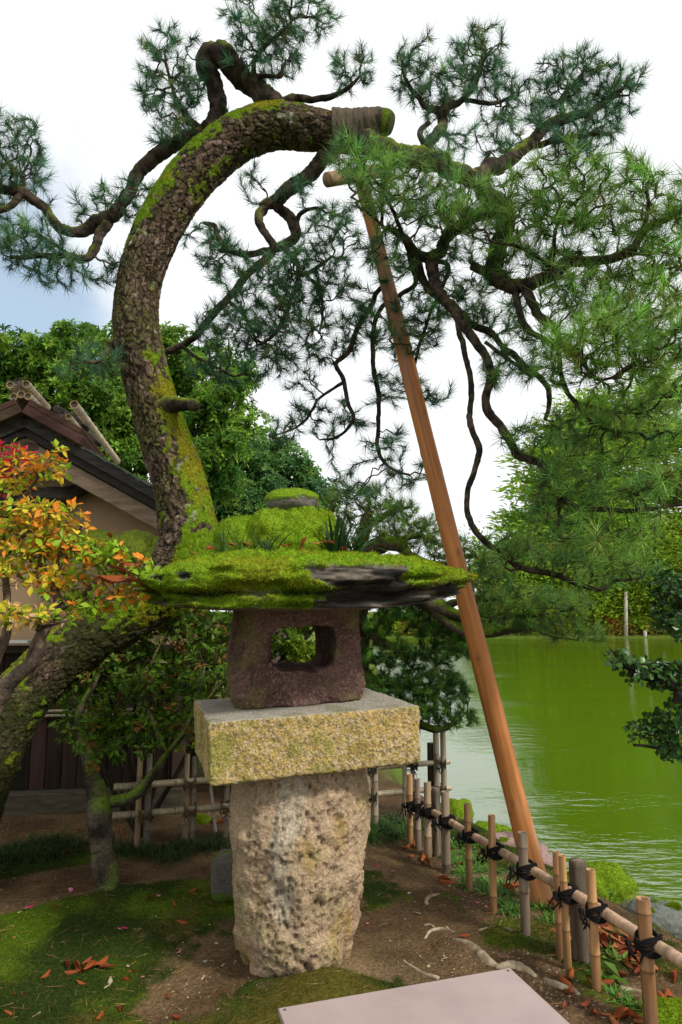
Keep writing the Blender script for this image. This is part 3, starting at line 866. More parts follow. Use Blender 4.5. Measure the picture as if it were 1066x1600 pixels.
def bamboo_tube(mb, P0, P1, r, col, nodes=0.25, phase=0.0, hollow=True, seg=14, end_col=None, rng=RNG):
    P0 = np.asarray(P0, float); P1 = np.asarray(P1, float); L = np.linalg.norm(P1 - P0); d = (P1 - P0) / L
    t = [0.0]; rs = [r * 1.0]; cs_ = [1.0]
    for z in np.arange(phase * nodes + 0.03, L - 0.02, nodes):
        for dz, k_, c_ in ((-0.012, 1.0, 0.9), (-0.004, 1.09, 0.6), (0.0, 1.02, 0.35), (0.005, 1.10, 1.1), (0.014, 1.0, 1.0)):
            t.append(z + dz); rs.append(r * k_); cs_.append(c_)
    t.append(L); rs.append(r); cs_.append(1.0)
    t = np.array(t); rs = np.array(rs) * (1 - 0.06 * t / L)
    P_ = P0 + d * t[:, None]
    tint = 1 + 0.10 * fbm(np.stack([t * 5, np.zeros_like(t), np.full_like(t, rng.random() * 50)], 1), 2, 1)
    cc = np.asarray(col) * (np.array(cs_) * tint)[:, None]
    V, F, _ = tube(P_, rs, seg, False)
    n0 = mb.n
    mb.add(V, F, np.repeat(cc, seg, 0))
    if hollow:
        for e, dd, b in ((P_[0], d, 0), (P_[-1], -d, (len(P_) - 1) * seg)):
            ring = V[b:b + seg]
            i1 = e + (ring - e) * 0.74; i2 = i1 + dd * r * 0.5
            vv = np.vstack([ring, i1, i2, (e + dd * r * 0.5)[None]])
            j = np.arange(seg); k = (j + 1) % seg
            mb.add(vv, np.vstack([np.stack([j, k, seg + k, seg + j], 1), np.stack([seg + j, seg + k, 2 * seg + k, 2 * seg + j], 1)]),
                   np.vstack([np.tile(np.asarray(end_col if end_col is not None else col) * 1.0, (2 * seg, 1)), np.tile(np.asarray(col) * 0.35, (seg + 1, 1))]))
            mb.f3.append(np.stack([2 * seg + j, 2 * seg + k, np.full(seg, 3 * seg)], 1) + mb.n - len(vv))
    return mb
PALE = np.array([0.50, 0.40, 0.29]); TANE = np.array([0.46, 0.29, 0.14])
def ridge_bamboo(px, py, Y, r, L, col=PALE, ec=TANE):
    a = at(px, py, Y)
    mb = MB(); bamboo_tube(mb, a, a + (HV + UZ * 0.0) * L, r, col, 0.3, RNG.random(), True, 16, ec)
    mb.build('ridge_bamboo', M['bamboo'], house)
for px, py in [(16, 601), (29, 596), (41, 600), (21, 620), (33, 616), (44, 619)]:
    ridge_bamboo(px, py, 5.1, 0.030, 0.62 + 0.1 * RNG.random(), PALE * (0.9 + 0.2 * RNG.random()), TANE if px != 29 else np.array([0.06, 0.05, 0.05]))
for px, py, ec in [(97, 647, np.array([0.05, 0.05, 0.055])), (107, 651, TANE)]:
    ridge_bamboo(px, py, 5.45, 0.026, 0.5, PALE, ec)
ridge_bamboo(116, 632, 5.5, 0.037, 2.2)
for t_ in (0.62, 1.25):
    a = at(116, 632, 5.5) + HV * t_
    mb = MB(); add_box(mb, a - Dr * 0.16 - UZ * 0.0 - Nr * 0.03, [Dr, HV, Nr], (0.17, 0.055, 0.035), (0.035, 0.028, 0.024), 0.006); mb.build('ridge_clamp', M['plank'], house, smooth=False)

# ------------------------------------------------------------------ the old pine over the lantern
BARK = np.array([0.13, 0.088, 0.062]); BARKD = np.array([0.034, 0.026, 0.020])
def limb_pts(rows, step=0.03):
    """rows of (photo x, photo y, metres ahead, thickness in photo pixels) -> points and radii"""
    a = []
    for px, py, Y, w in rows:
        p = at(px, py, Y)
        a.append([*p, w * scale_at(px, py, Y) / 2])
    a = catmull(np.array(a), step)
    return a[:, :3], np.maximum(a[:, 3], 0.003)

pine = thing('pine_tree', 'old pine with a thick bent scaly trunk arching high above the stone lantern', 'pine tree', G(-20, 1400))
T_ROWS = [(-130, 1470, 3.95, 200), (-105, 1390, 4.0, 165), (-72, 1300, 4.03, 138), (-34, 1210, 4.06, 122), (12, 1120, 4.1, 110), (72, 1050, 4.15, 98), (138, 998, 4.2, 95),
          (210, 952, 4.25, 98), (266, 908, 4.28, 108), (294, 858, 4.28, 104), (291, 805, 4.28, 96), (278, 750, 4.28, 91), (260, 695, 4.28, 88), (244, 645, 4.28, 84), (229, 590, 4.28, 80),
          (217, 540, 4.28, 80), (212, 490, 4.3, 77), (218, 440, 4.3, 76), (234, 390, 4.3, 78), (258, 340, 4.3, 80), (292, 287, 4.3, 80), (338, 240, 4.3, 79), (388, 208, 4.3, 78), (440, 196, 4.3, 76), (490, 203, 4.28, 70), (535, 206, 4.25, 56), (585, 199, 4.22, 36)]
P_, r_ = limb_pts(T_ROWS, 0.0062)
r_ = r_ * 0.88
seg = 150
L_ = np.concatenate([[0], np.cumsum(np.linalg.norm(np.diff(P_, axis=0), axis=1))])
V, F, F3 = tube(P_, r_, seg, True)
n_ = len(P_) * seg
C_ = np.repeat(P_, seg, 0); Nn = nrm(V[:n_] - C_)
th = np.tile(np.arange(seg) / seg * 2 * np.pi, len(P_)); lr = np.repeat(L_, seg); rr_ = np.repeat(r_, seg)
q = np.stack([np.cos(th) * rr_ * 27, np.sin(th) * rr_ * 27, lr * 12.5], 1) + 0.75 * np.stack([fbm(V[:n_] * 16, 3, k_) for k_ in (1, 2, 3)], 1)
f1, f2, pid = worley(q, 12)
q2 = q * 2.1
e1, e2, pid2 = worley(q2, 22)
crack = sstep(0.15, 0.05, f2 - f1); crack2 = sstep(0.13, 0.04, e2 - e1)
W0 = V[:n_]
up = Nn[:, 2]
# moss: right-hand upper face low on the trunk, the top of the lean and of the arch
rightside = Nn[:, 0]
hgt = W0[:, 2]
m1_ = sstep(3.4, 2.8, hgt) * sstep(-0.45, 0.75, rightside + 0.25 * up) * sstep(1.5, 1.7, hgt) * 1.05 + 0.75 * sstep(2.1, 1.75, hgt) * sstep(1.35, 1.6, hgt) * sstep(-0.4, 0.5, rightside)
m2_ = sstep(3.7, 4.1, hgt) * sstep(0.0, 0.65, 0.8 * up - 0.45 * rightside - 0.25 * Nn[:, 1]) * 0.85 * sstep(5.2, 4.7, hgt + 0.3 * (W0[:, 0] + 0.3)) + 0.35 * sstep(3.7, 4.1, hgt) * sstep(0.2, 0.9, rightside - 0.4 * up)
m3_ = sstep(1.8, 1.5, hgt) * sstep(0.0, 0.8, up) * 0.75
m4_ = sstep(3.9, 3.3, hgt) * sstep(2.6, 3.2, hgt) * 0.25 * sstep(-0.3, 0.6, rightside)
mt = sstep(0.42, 0.72, m1_ + m2_ + m3_ + m4_ + 0.85 * fbm(W0 * 6, 4, 14, 0.6) + 0.75 * fbm(W0 * 28, 3, 24) - 0.05 + 0.22 * (pid - 0.5) - 0.12 * crack)
disp = 0.010 * (1 - crack) + 0.010 * pid + 0.004 * (1 - crack2) + 0.007 * pid2 + 0.022 * fbm(W0 * 3.0, 3, 5) + 0.006 * fbm(W0 * 40, 2, 7)
disp = disp * (1 - 0.5 * mt) + mt * (0.014 + 0.008 * fbm(W0 * 18, 3, 8))
scale_d = np.clip(rr_ / 0.13, 0.35, 1)
V[:n_] = W0 + Nn * ((0.62 * disp - 0.010) * scale_d)[:, None]
c = mixc([0.075, 0.054, 0.034], [0.155, 0.105, 0.074], sstep(0.2, 0.9, pid))
c = mixc(c, [0.27, 0.19, 0.16], (pid2 > 0.84) * (pid > 0.45) * 0.9)
c = mixc(c, [0.085, 0.082, 0.022], sstep(-0.25, 0.4, fbm(W0 * 5, 4, 55)) * 0.75)
c = mixc(c, [0.022, 0.017, 0.011], np.clip(crack * 0.95 + crack2 * 0.45, 0, 1))
c = mixc(c, [0.030, 0.036, 0.010], sstep(1.75, 1.4, hgt) * sstep(-0.7, 0.1, fbm(W0 * 4, 3, 88)) * 0.85)  # low lean tinted dark green: mossy bark with its shade painted in
lich = sstep(1.6, 1.9, hgt) * sstep(0.55, 0.66, fbm(W0 * 11, 3, 66) + 0.2 * sstep(-0.2, 0.6, rightside) * sstep(3.4, 2.6, hgt))
c = mixc(c, [0.36, 0.40, 0.28], lich * 0.85)
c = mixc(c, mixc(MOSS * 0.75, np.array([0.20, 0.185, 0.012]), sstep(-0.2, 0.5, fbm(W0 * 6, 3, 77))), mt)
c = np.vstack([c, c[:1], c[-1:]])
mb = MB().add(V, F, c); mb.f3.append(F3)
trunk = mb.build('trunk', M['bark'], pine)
P, N_ = scatter(V, tris_of(np.zeros((0, 3), int), F), 42000, np.concatenate([mt, [0, 0]]))
mb = MB()
D = nrm(N_ * 0.7 + 0.65 * RNG.normal(size=P.shape) + [0, 0, -0.1])
blades(mb, P - D * 0.004, D, RNG.uniform(0.008, 0.018, len(P)), 0.004, vary(mixc(MOSS, [0.25, 0.22, 0.012], sstep(-0.2, 0.5, fbm(P * 6, 3, 77))), len(P), 0.3))
mb.build('moss', M['moss'], trunk, kind='stuff')
# burlap round the cut end of the arch
Pb, rb = limb_pts([(522, 205, 4.25, 66), (545, 203, 4.24, 60), (575, 197, 4.22, 52), (598, 193, 4.21, 48)], 0.006)
rb = rb * (1 + 0.012 * np.sign(np.sin(np.arange(len(rb)) * 0.8 + 2 * np.sin(np.arange(len(rb)) * 0.21))))
mb = MB(); V, F, F3 = tube(Pb, rb, 40); V = V + 0.006 * np.stack([fbm(V * 30, 2, k_) for k_ in (1, 2, 3)], 1)
mb.add(V, F, vary([0.105, 0.082, 0.06], len(V), 0.1)); mb.f3.append(F3); mb.build('burlap_wrap', M['burlap'], pine)
P_, r_ = limb_pts([(590, 193, 4.2, 44), (604, 193, 4.19, 42), (612, 195, 4.185, 30)], 0.01)
mb = MB(); add_tube(mb, P_, r_, 24, mixc(BARKD * 1.5, MOSS * 0.5, sstep(-0.2, 0.5, fbm(P_ * 30, 2, 3)))); mb.build('cut_stub', M['bark'], pine)

LIMBS = []          # (rows, parent?)  thickness in photo pixels
def Lb(*rows): LIMBS.append(rows)
# looped limb to the left
Lb((432, 172, 4.3, 44), (412, 150, 4.3, 38), (388, 128, 4.3, 36), (358, 98, 4.3, 38), (334, 82, 4.32, 42), (327, 100, 4.36, 36), (336, 140, 4.4, 30), (344, 175, 4.42, 30), (336, 200, 4.42, 30), (300, 213, 4.42, 27), (256, 236, 4.42, 25), (222, 268, 4.42, 23),
   (196, 308, 4.4, 21), (172, 338, 4.4, 24), (140, 355, 4.38, 22), (108, 363, 4.36, 18), (86, 346, 4.36, 17), (62, 316, 4.34, 17), (32, 301, 4.3, 17), (-20, 296, 4.25, 16), (-60, 310, 4.2, 10))
Lb((343, 195, 4.42, 22), (352, 212, 4.4, 18), (358, 222, 4.38, 12))
Lb((168, 348, 4.4, 20), (150, 384, 4.3, 16), (132, 404, 4.25, 14), (102, 399, 4.2, 11), (60, 401, 4.15, 9), (15, 402, 4.1, 7))
Lb((110, 400, 4.2, 7), (80, 378, 4.25, 6), (52, 362, 4.3, 5), (28, 350, 4.3, 4))
Lb((34, 302, 4.3, 14), (14, 322, 4.25, 12), (-6, 332, 4.2, 9))
Lb((432, 168, 4.3, 26), (460, 154, 4.28, 14), (490, 156, 4.25, 11), (525, 148, 4.22, 9), (548, 136, 4.2, 7), (562, 118, 4.18, 5))
Lb((428, 165, 4.3, 18), (405, 135, 4.25, 14), (396, 112, 4.2, 10), (398, 92, 4.18, 8), (425, 62, 4.15, 7), (450, 40, 4.12, 5))
Lb((398, 118, 4.22, 8), (418, 119, 4.2, 7), (440, 118, 4.18, 6), (442, 100, 4.15, 5))
Lb((424, 165, 4.3, 16), (404, 180, 4.34, 12), (385, 192, 4.38, 10), (372, 205, 4.4, 6))
Lb((318, 205, 4.42, 14), (290, 180, 4.36, 9), (272, 150, 4.3, 7), (262, 105, 4.25, 5))
# forward continuation of the arch
Lb((530, 214, 4.25, 48), (585, 224, 4.15, 42), (640, 243, 4.05, 37), (695, 262, 3.95, 33), (745, 285, 3.85, 31), (778, 318, 3.8, 30), (790, 355, 3.75, 30), (776, 395, 3.7, 30), (770, 425, 3.7, 28), (800, 441, 3.66, 25), (832, 443, 3.6, 23),
   (862, 428, 3.56, 22), (888, 407, 3.52, 20), (936, 407, 3.46, 17), (984, 391, 3.4, 15), (1006, 364, 3.36, 13), (1034, 346, 3.32, 11), (1075, 322, 3.28, 9), (1110, 300, 3.25, 6))
Lb((858, 428, 3.56, 10), (864, 395, 3.5, 8), (868, 360, 3.46, 7), (880, 335, 3.42, 6), (905, 308, 3.4, 5), (912, 288, 3.38, 4))
Lb((868, 350, 3.46, 6), (905, 342, 3.4, 6), (932, 322, 3.36, 4))
Lb((868, 425, 3.56, 8), (835, 398, 3.5, 7), (806, 384, 3.46, 6), (775, 380, 3.42, 4))
Lb((1004, 366, 3.36, 9), (1012, 325, 3.32, 7), (1010, 292, 3.3, 6), (1018, 272, 3.28, 4))
Lb((992, 384, 3.38, 7), (1020, 395, 3.34, 6), (1060, 372, 3.3, 5), (1090, 366, 3.28, 4))
Lb((984, 392, 3.4, 7), (1018, 402, 3.36, 6), (1030, 418, 3.3, 5), (1070, 416, 3.26, 4))
# rising limbs at the top right
Lb((655, 250, 4.05, 24), (672, 228, 4.12, 20), (688, 198, 4.18, 18), (695, 172, 4.22, 16), (720, 158, 4.24, 11), (742, 132, 4.26, 9), (752, 104, 4.28, 7), (768, 74, 4.3, 5))
Lb((694, 172, 4.22, 14), (670, 168, 4.2, 11), (648, 148, 4.18, 9), (632, 120, 4.16, 6), (628, 95, 4.15, 4))
Lb((668, 236, 4.1, 11), (657, 208, 4.14, 10), (672, 192, 4.16, 8))
Lb((725, 156, 4.24, 8), (765, 162, 4.26, 7), (800, 150, 4.28, 5))
Lb((735, 278, 3.9, 26), (775, 258, 4.05, 26), (815, 232, 4.15, 22), (852, 200, 4.25, 19), (890, 184, 4.3, 16), (930, 170, 4.34, 12), (966, 146, 4.38, 8), (990, 120, 4.4, 5))
Lb((820, 228, 4.15, 12), (862, 222, 4.2, 11), (910, 212, 4.22, 9), (955, 208, 4.25, 6))
Lb((880, 187, 4.3, 10), (880, 150, 4.3, 8), (905, 122, 4.3, 6), (918, 100, 4.3, 4))
# the curl below the arch and its long hanging limb
Lb((520, 232, 4.3, 34), (506, 246, 4.32, 26), (466, 284, 4.36, 25), (432, 316, 4.4, 22), (412, 326, 4.38, 17), (404, 345, 4.34, 15), (417, 370, 4.32, 14), (427, 388, 4.34, 14), (410, 410, 4.36, 14), (378, 438, 4.4, 13), (355, 468, 4.42, 13), (322, 506, 4.45, 13), (302, 530, 4.48, 12), (276, 546, 4.5, 12), (250, 556, 4.5, 12))
Lb((430, 318, 4.4, 18), (452, 342, 4.42, 19), (462, 366, 4.42, 20), (442, 384, 4.42, 16), (410, 394, 4.4, 12), (370, 396, 4.4, 11), (346, 377, 4.4, 11), (335, 354, 4.4, 9), (318, 348, 4.4, 6))
Lb((460, 370, 4.42, 9), (468, 336, 4.38, 8), (492, 325, 4.34, 5), (510, 332, 4.32, 3))
Lb((440, 385, 4.42, 11), (464, 408, 4.4, 9), (470, 428, 4.38, 8), (500, 416, 4.36, 7), (520, 400, 4.34, 4))
Lb((468, 424, 4.38, 9), (460, 458, 4.36, 8), (448, 488, 4.34, 7), (428, 522, 4.3, 6), (408, 538, 4.28, 5))
Lb((478, 430, 4.38, 6), (500, 452, 4.36, 5), (504, 492, 4.34, 5), (500, 520, 4.32, 3))
Lb((355, 468, 4.42, 8), (385, 498, 4.4, 6), (400, 530, 4.38, 5), (425, 540, 4.36, 3))
Lb((285, 542, 4.48, 7), (310, 560, 4.42, 5), (340, 575, 4.38, 4), (365, 588, 4.35, 3))
# dark elbow and the hanging limbs on the right
Lb((778, 330, 3.8, 26), (745, 337, 3.82, 22), (714, 354, 3.85, 21), (692, 376, 3.88, 20), (684, 396, 3.9, 20), (660, 398, 3.9, 18), (643, 390, 3.9, 15), (634, 374, 3.9, 13), (612, 360, 3.88, 10), (598, 354, 3.86, 7), (596, 330, 3.84, 6), (596, 300, 3.82, 5))
Lb((640, 392, 3.9, 10), (622, 350, 3.75, 7), (606, 312, 3.62, 6), (590, 285, 3.55, 5), (566, 260, 3.55, 4))
Lb((600, 356, 3.86, 6), (585, 340, 3.84, 5), (568, 326, 3.82, 3))
Lb((672, 400, 3.9, 22), (682, 448, 3.85, 20), (718, 498, 3.8, 17), (755, 552, 3.74, 15), (767, 590, 3.7, 14), (759, 632, 3.7, 15), (780, 664, 3.68, 15), (810, 710, 3.64, 15), (844, 724, 3.6, 13), (862, 764, 3.55, 11), (896, 790, 3.5, 10), (930, 795, 3.46, 9), (1000, 798, 3.4, 8), (1075, 786, 3.35, 6))
Lb((712, 490, 3.82, 9), (721, 530, 3.78, 10), (734, 582, 3.74, 10), (736, 632, 3.72, 10), (736, 668, 3.7, 11), (748, 702, 3.68, 11), (740, 736, 3.66, 10), (730, 784, 3.64, 10), (741, 828, 3.62, 11), (776, 860, 3.6, 12), (812, 884, 3.58, 12), (864, 897, 3.55, 11), (906, 914, 3.52, 10), (946, 920, 3.5, 9), (962, 908, 3.48, 7), (1004, 903, 3.45, 5))
Lb((650, 405, 3.9, 16), (664, 445, 3.95, 15), (700, 472, 3.95, 15), (738, 504, 3.93, 13), (774, 527, 3.9, 12), (812, 564, 3.86, 11), (850, 594, 3.82, 10), (860, 618, 3.8, 9), (852, 655, 3.8, 7))
Lb((758, 534, 3.75, 7), (806, 570, 3.72, 6), (830, 590, 3.7, 4))
Lb((795, 442, 3.66, 16), (804, 455, 3.64, 14), (811, 486, 3.62, 13), (822, 516, 3.6, 12), (858, 534, 3.56, 8), (880, 540, 3.53, 5))
Lb((818, 445, 3.62, 18), (842, 488, 3.58, 16), (870, 518, 3.55, 12), (872, 550, 3.52, 9), (880, 600, 3.5, 9), (898, 628, 3.48, 8), (944, 640, 3.44, 7), (994, 645, 3.4, 4))
Lb((885, 612, 3.5, 6), (915, 650, 3.45, 5), (950, 672, 3.42, 5), (1000, 676, 3.38, 3))
Lb((870, 530, 3.55, 9), (905, 560, 3.4, 8), (930, 590, 3.3, 6), (960, 590, 3.22, 4))
Lb((640, 395, 3.9, 12), (648, 442, 4.1, 9), (622, 463, 4.25, 8), (596, 482, 4.35, 8), (584, 523, 4.4, 8), (584, 580, 4.42, 8), (592, 608, 4.42, 8), (592, 664, 4.42, 8), (590, 700, 4.42, 7), (608, 730, 4.4, 6), (640, 742, 4.38, 4))
Lb((612, 440, 4.25, 10), (590, 458, 4.35, 9), (558, 515, 4.4, 9), (546, 551, 4.4, 9), (525, 569, 4.4, 8), (537, 594, 4.4, 8), (544, 630, 4.4, 7), (553, 657, 4.4, 6), (524, 684, 4.4, 5), (500, 688, 4.4, 3))
Lb((537, 597, 4.4, 6), (500, 622, 4.4, 5), (488, 640, 4.4, 5), (468, 665, 4.38, 4), (428, 682, 4.36, 3))
Lb((670, 405, 3.9, 9), (700, 420, 4.05, 8), (668, 500, 4.15, 6), (650, 560, 4.2, 5), (640, 610, 4.2, 3))
Lb((738, 415, 3.85, 16), (772, 430, 3.8, 16), (800, 442, 3.68, 14))
Lb((842, 726, 3.6, 8), (868, 750, 3.58, 7), (872, 790, 3.56, 6), (874, 820, 3.55, 4))
Lb((815, 884, 3.58, 6), (800, 892, 3.55, 5), (788, 888, 3.52, 3))
# snag on the right of the trunk, twig on the left, mossy low branch to the left
Lb((256, 640, 4.24, 46), (276, 634, 4.14, 30), (292, 634, 4.08, 23), (306, 637, 4.05, 21))
Lb((195, 548, 4.28, 34), (176, 536, 4.22, 22), (166, 548, 4.2, 10), (150, 566, 4.15, 6), (128, 566, 4.1, 4))
Lb((275, 890, 4.3, 84), (232, 872, 4.38, 66), (190, 860, 4.46, 54), (150, 852, 4.6, 46), (105, 854, 4.8, 38), (50, 862, 5.0, 22))

nodes = []; owners = []
MOSSY_PX = 15
for li, rows in enumerate(LIMBS):
    P_, r_ = limb_pts(rows, 0.012)
    if li < len(LIMBS) - 1: r_ = r_ * 0.9
    big = r_.max() > 0.03
    seg = 20 if big else 9
    # gnarled: bends and swellings along the limb
    tt = np.arange(len(P_)) * 0.012
    wob = np.stack([fbm(np.stack([tt * 9, np.full_like(tt, li * 3.1 + k_), np.zeros_like(tt)], 1), 3, 5) for k_ in range(3)], 1)
    fade = np.minimum(1, np.arange(len(P_)) / 12)[:, None]
    P2 = P_ + wob * (0.006 + 0.45 * r_[:, None]) * fade
    r2 = r_ * (1 + 0.10 * fbm(np.stack([tt * 14, np.full_like(tt, li * 7.7), tt * 0], 1), 3, 3))
    V, F, F3 = tube(P2, r2, seg)
    Cc = np.vstack([np.repeat(P2, seg, 0), P2[:1], P2[-1:]])
    Nn = nrm(V - Cc)
    V = V + Nn * (np.concatenate([np.repeat(r2, seg), [0, 0]]) * 0.20 * fbm(V * 38, 3, 2))[:, None]
    mm = sstep(0.1, 0.7, Nn[:, 2] * 0.9 + 0.6 * fbm(V * 9, 3, 6) - 0.15 + 0.75 * (li == len(LIMBS) - 1)) * np.clip(np.concatenate([np.repeat(r2, seg), [0, 0]]) / 0.03 - 0.25, 0, 0.95)
    cc = mixc([0.022, 0.017, 0.013], [0.078, 0.057, 0.040], sstep(-0.3, 0.4, fbm(V * 24, 3, 12)))
    cc = mixc(cc, [0.13, 0.17, 0.012], mm)
    mb = MB().add(V, F, cc); mb.f3.append(F3)
    mb.build('branch', M['twig'], pine)
    k_ = np.linspace(0, len(P2) - 1, max(2, int(len(P2) * 0.012 / 0.045))).astype(int)
    if li not in (1,): nodes.append(P2[k_]); owners.append(r2[k_])
BASE_N = np.concatenate(nodes); BASE_R = np.concatenate(owners)

# foliage pads: photo x, y, radii in photo px, metres ahead, half depth, density
PADS = [(22, 245, 58, 68, 4.3, .30, 1.5), (-40, 330, 50, 60, 4.2, .3, 1), (50, 385, 75, 42, 4.15, .25, 1.1), (165, 312, 68, 40, 4.35, .25, .5), (95, 420, 85, 24, 4.2, .25, 1.0), (185, 415, 40, 28, 4.25, .2, .7),
        (268, 130, 62, 88, 4.3, .3, .85), (265, 195, 45, 40, 4.32, .2, 1.0), (350, 205, 40, 40, 4.4, .2, .6), (225, 300, 30, 26, 4.3, .15, .7), (415, 62, 72, 68, 4.2, .3, 1.0), (470, 22, 65, 40, 4.15, .3, 1.0), (395, 20, 50, 25, 4.15, .25, .8), (550, 105, 46, 48, 4.2, .2, .75),
        (655, 115, 48, 55, 4.18, .25, .9), (745, 95, 55, 55, 4.28, .28, 1.3), (690, 150, 70, 40, 4.2, .25, .7), (800, 160, 55, 50, 4.28, .25, 1.0), (770, 225, 60, 34, 4.15, .2, .9), (890, 130, 60, 55, 4.32, .3, 1.2), (950, 150, 55, 60, 4.38, .3, 1.2), (900, 215, 75, 40, 4.25, .28, 1.2), (690, 225, 40, 26, 4.1, .2, .5),
        (335, 395, 55, 45, 4.4, .25, .9), (390, 270, 28, 28, 4.35, .15, .8), (470, 300, 40, 30, 4.3, .2, .4), (430, 455, 75, 60, 4.36, .3, 1.3), (400, 510, 95, 48, 4.34, .3, 1.3), (490, 430, 60, 55, 4.34, .28, 1.2), (470, 540, 70, 40, 4.3, .28, 1.1), (330, 505, 55, 25, 4.4, .2, .6), (340, 580, 55, 28, 4.38, .2, .8), (520, 365, 48, 55, 4.3, .25, 1.1), (425, 580, 50, 25, 4.3, .2, .7),
        (560, 250, 52, 44, 3.75, .22, 1.5), (590, 285, 58, 50, 3.5, .2, 1.4), (545, 235, 32, 28, 3.6, .15, 1.4), (600, 300, 60, 45, 3.75, .25, 1.3), (660, 290, 62, 55, 3.8, .28, 1.5), (720, 330, 70, 62, 3.7, .3, 1.5), (640, 350, 45, 40, 3.8, .2, .8), (600, 400, 55, 40, 3.9, .22, 1.0), (780, 380, 50, 55, 3.6, .25, 1.3), (700, 420, 50, 30, 3.9, .25, .7),
        (850, 300, 90, 48, 3.5, .32, 1.4), (950, 305, 85, 50, 3.38, .32, 1.3), (1030, 330, 60, 58, 3.3, .3, 1.3), (900, 365, 95, 35, 3.48, .3, 1.2), (1010, 420, 75, 42, 3.35, .3, 1.3), (920, 455, 90, 36, 3.48, .3, 1.3), (820, 350, 50, 40, 3.55, .25, 1.1), (840, 410, 60, 30, 3.6, .25, .9),
        (960, 540, 105, 62, 3.2, .3, 1.9), (1050, 545, 50, 75, 3.15, .3, 1.5), (890, 555, 60, 45, 3.35, .25, 1.3), (1000, 480, 80, 38, 3.25, .3, 1.2),
        (690, 475, 70, 40, 4.05, .28, 1.0), (640, 520, 55, 50, 4.2, .28, .9), (780, 490, 55, 40, 3.85, .25, .9), (560, 500, 50, 60, 4.38, .25, .9), (620, 610, 52, 30, 4.4, .22, .8), (545, 655, 50, 34, 4.4, .22, .9), (468, 655, 45, 28, 4.38, .2, .7), (600, 690, 50, 26, 4.4, .2, .9), (625, 745, 65, 26, 4.4, .22, 1.0), (685, 620, 38, 28, 4.2, .2, .7), (440, 690, 40, 18, 4.36, .2, .5), (560, 760, 50, 24, 4.4, .2, .8),
        (800, 575, 60, 40, 3.75, .25, .8), (840, 540, 50, 35, 3.6, .22, .7), (790, 690, 40, 25, 3.65, .2, .35), (880, 680, 70, 42, 3.55, .28, 1.2), (960, 655, 85, 45, 3.4, .28, 1.3), (1040, 660, 55, 60, 3.3, .28, 1.2), (940, 740, 90, 45, 3.45, .28, 1.2), (1030, 760, 60, 45, 3.35, .28, 1.1), (860, 790, 60, 38, 3.55, .25, 1.1),
        (860, 850, 90, 34, 3.55, .28, 1.4), (940, 870, 75, 42, 3.48, .28, 1.3), (800, 850, 40, 25, 3.6, .2, .9), (970, 820, 70, 30, 3.42, .25, 1.0), (1000, 900, 40, 25, 3.45, .2, .9),
        (160, 560, 42, 34, 4.15, .2, 1.1), (115, 575, 30, 25, 4.1, .15, .8)]
LEFT_TOP = [i for i, q_ in enumerate(PADS) if q_[1] < 260 or q_[0] < 540]
PADS = [(*q_[:6], q_[6] * (0.85 if i in LEFT_TOP else 0.85 if q_[1] < 600 else 0.62)) for i, q_ in enumerate(PADS)]
def pad_points(pads, spacing, rng):
    out = []; lab = []
    for i, (px, py, rx, ry, Y, rd, dens) in enumerate(pads):
        c = at(px, py, Y); s = scale_at(px, py, Y)
        r = np.array([rx * s, rd, ry * s])
        n = max(6, int(4.19 * r[0] * r[1] * r[2] / spacing ** 3 * dens))
        p = in_ellipsoid(n, c, r, rng, 0.42)
        out.append(p); lab.append(np.full(n, i))
    return np.concatenate(out), np.concatenate(lab)
def colonize(base, A, lab, step, kill, iters, jit, rng, reach=9.0):
    pos = [np.array(base)]; par = [np.full(len(base), -1)]; nl = [np.full(len(base), -1)]
    allp = np.array(base); N0 = len(base)
    d0 = np.full(len(A), 1e9); near = np.zeros(len(A), int)
    def upd(new, off):
        nonlocal d0, near
        for a in range(0, len(new), 400):
            d = np.linalg.norm(A[:, None] - new[None, a:a + 400], axis=2)
            j = d.argmin(1); m = d[np.arange(len(A)), j]; b = m < d0
            near = np.where(b, off + a + j, near); d0 = np.where(b, m, d0)
    upd(allp, 0)
    live = np.ones(len(A), bool); tot = N0
    for it in range(iters):
        live &= d0 > kill
        if not live.any(): break
        idx = np.where(live & (d0 < reach))[0]
        src = near[idx]
        dirs = nrm(A[idx] - allp[src])
        u, inv = np.unique(src, return_inverse=True)
        acc = np.zeros((len(u), 3)); np.add.at(acc, inv, dirs)
        l = np.zeros(len(u), int); l[inv] = lab[idx]
        # a crowded node grows two shoots
        new = allp[u] + step * nrm(nrm(acc) + jit * rng.normal(size=acc.shape))
        pos.append(new); par.append(u); nl.append(l)
        off = tot; tot += len(new)
        allp = np.concatenate([allp, new])
        upd(new, off)
    return allp, np.concatenate(par), np.concatenate(nl), N0
def grow(base, pads, spacing, step, kill, rng, jit=0.55, iters=70):
    A, lab = pad_points(pads, spacing, rng)
    pos, par, nl, N0 = colonize(base, A, lab, step, kill, iters, jit, rng)
    n = len(pos)
    kids = np.zeros(n, int)
    for i in range(N0, n): kids[par[i]] += 1
    tips = np.where(kids == 0, 1, 0).astype(float); tips[:N0] = 0
    for i in range(n - 1, N0 - 1, -1):
        if par[i] >= N0: tips[par[i]] += tips[i]
    return pos, par, nl, N0, kids, np.maximum(tips, 1)
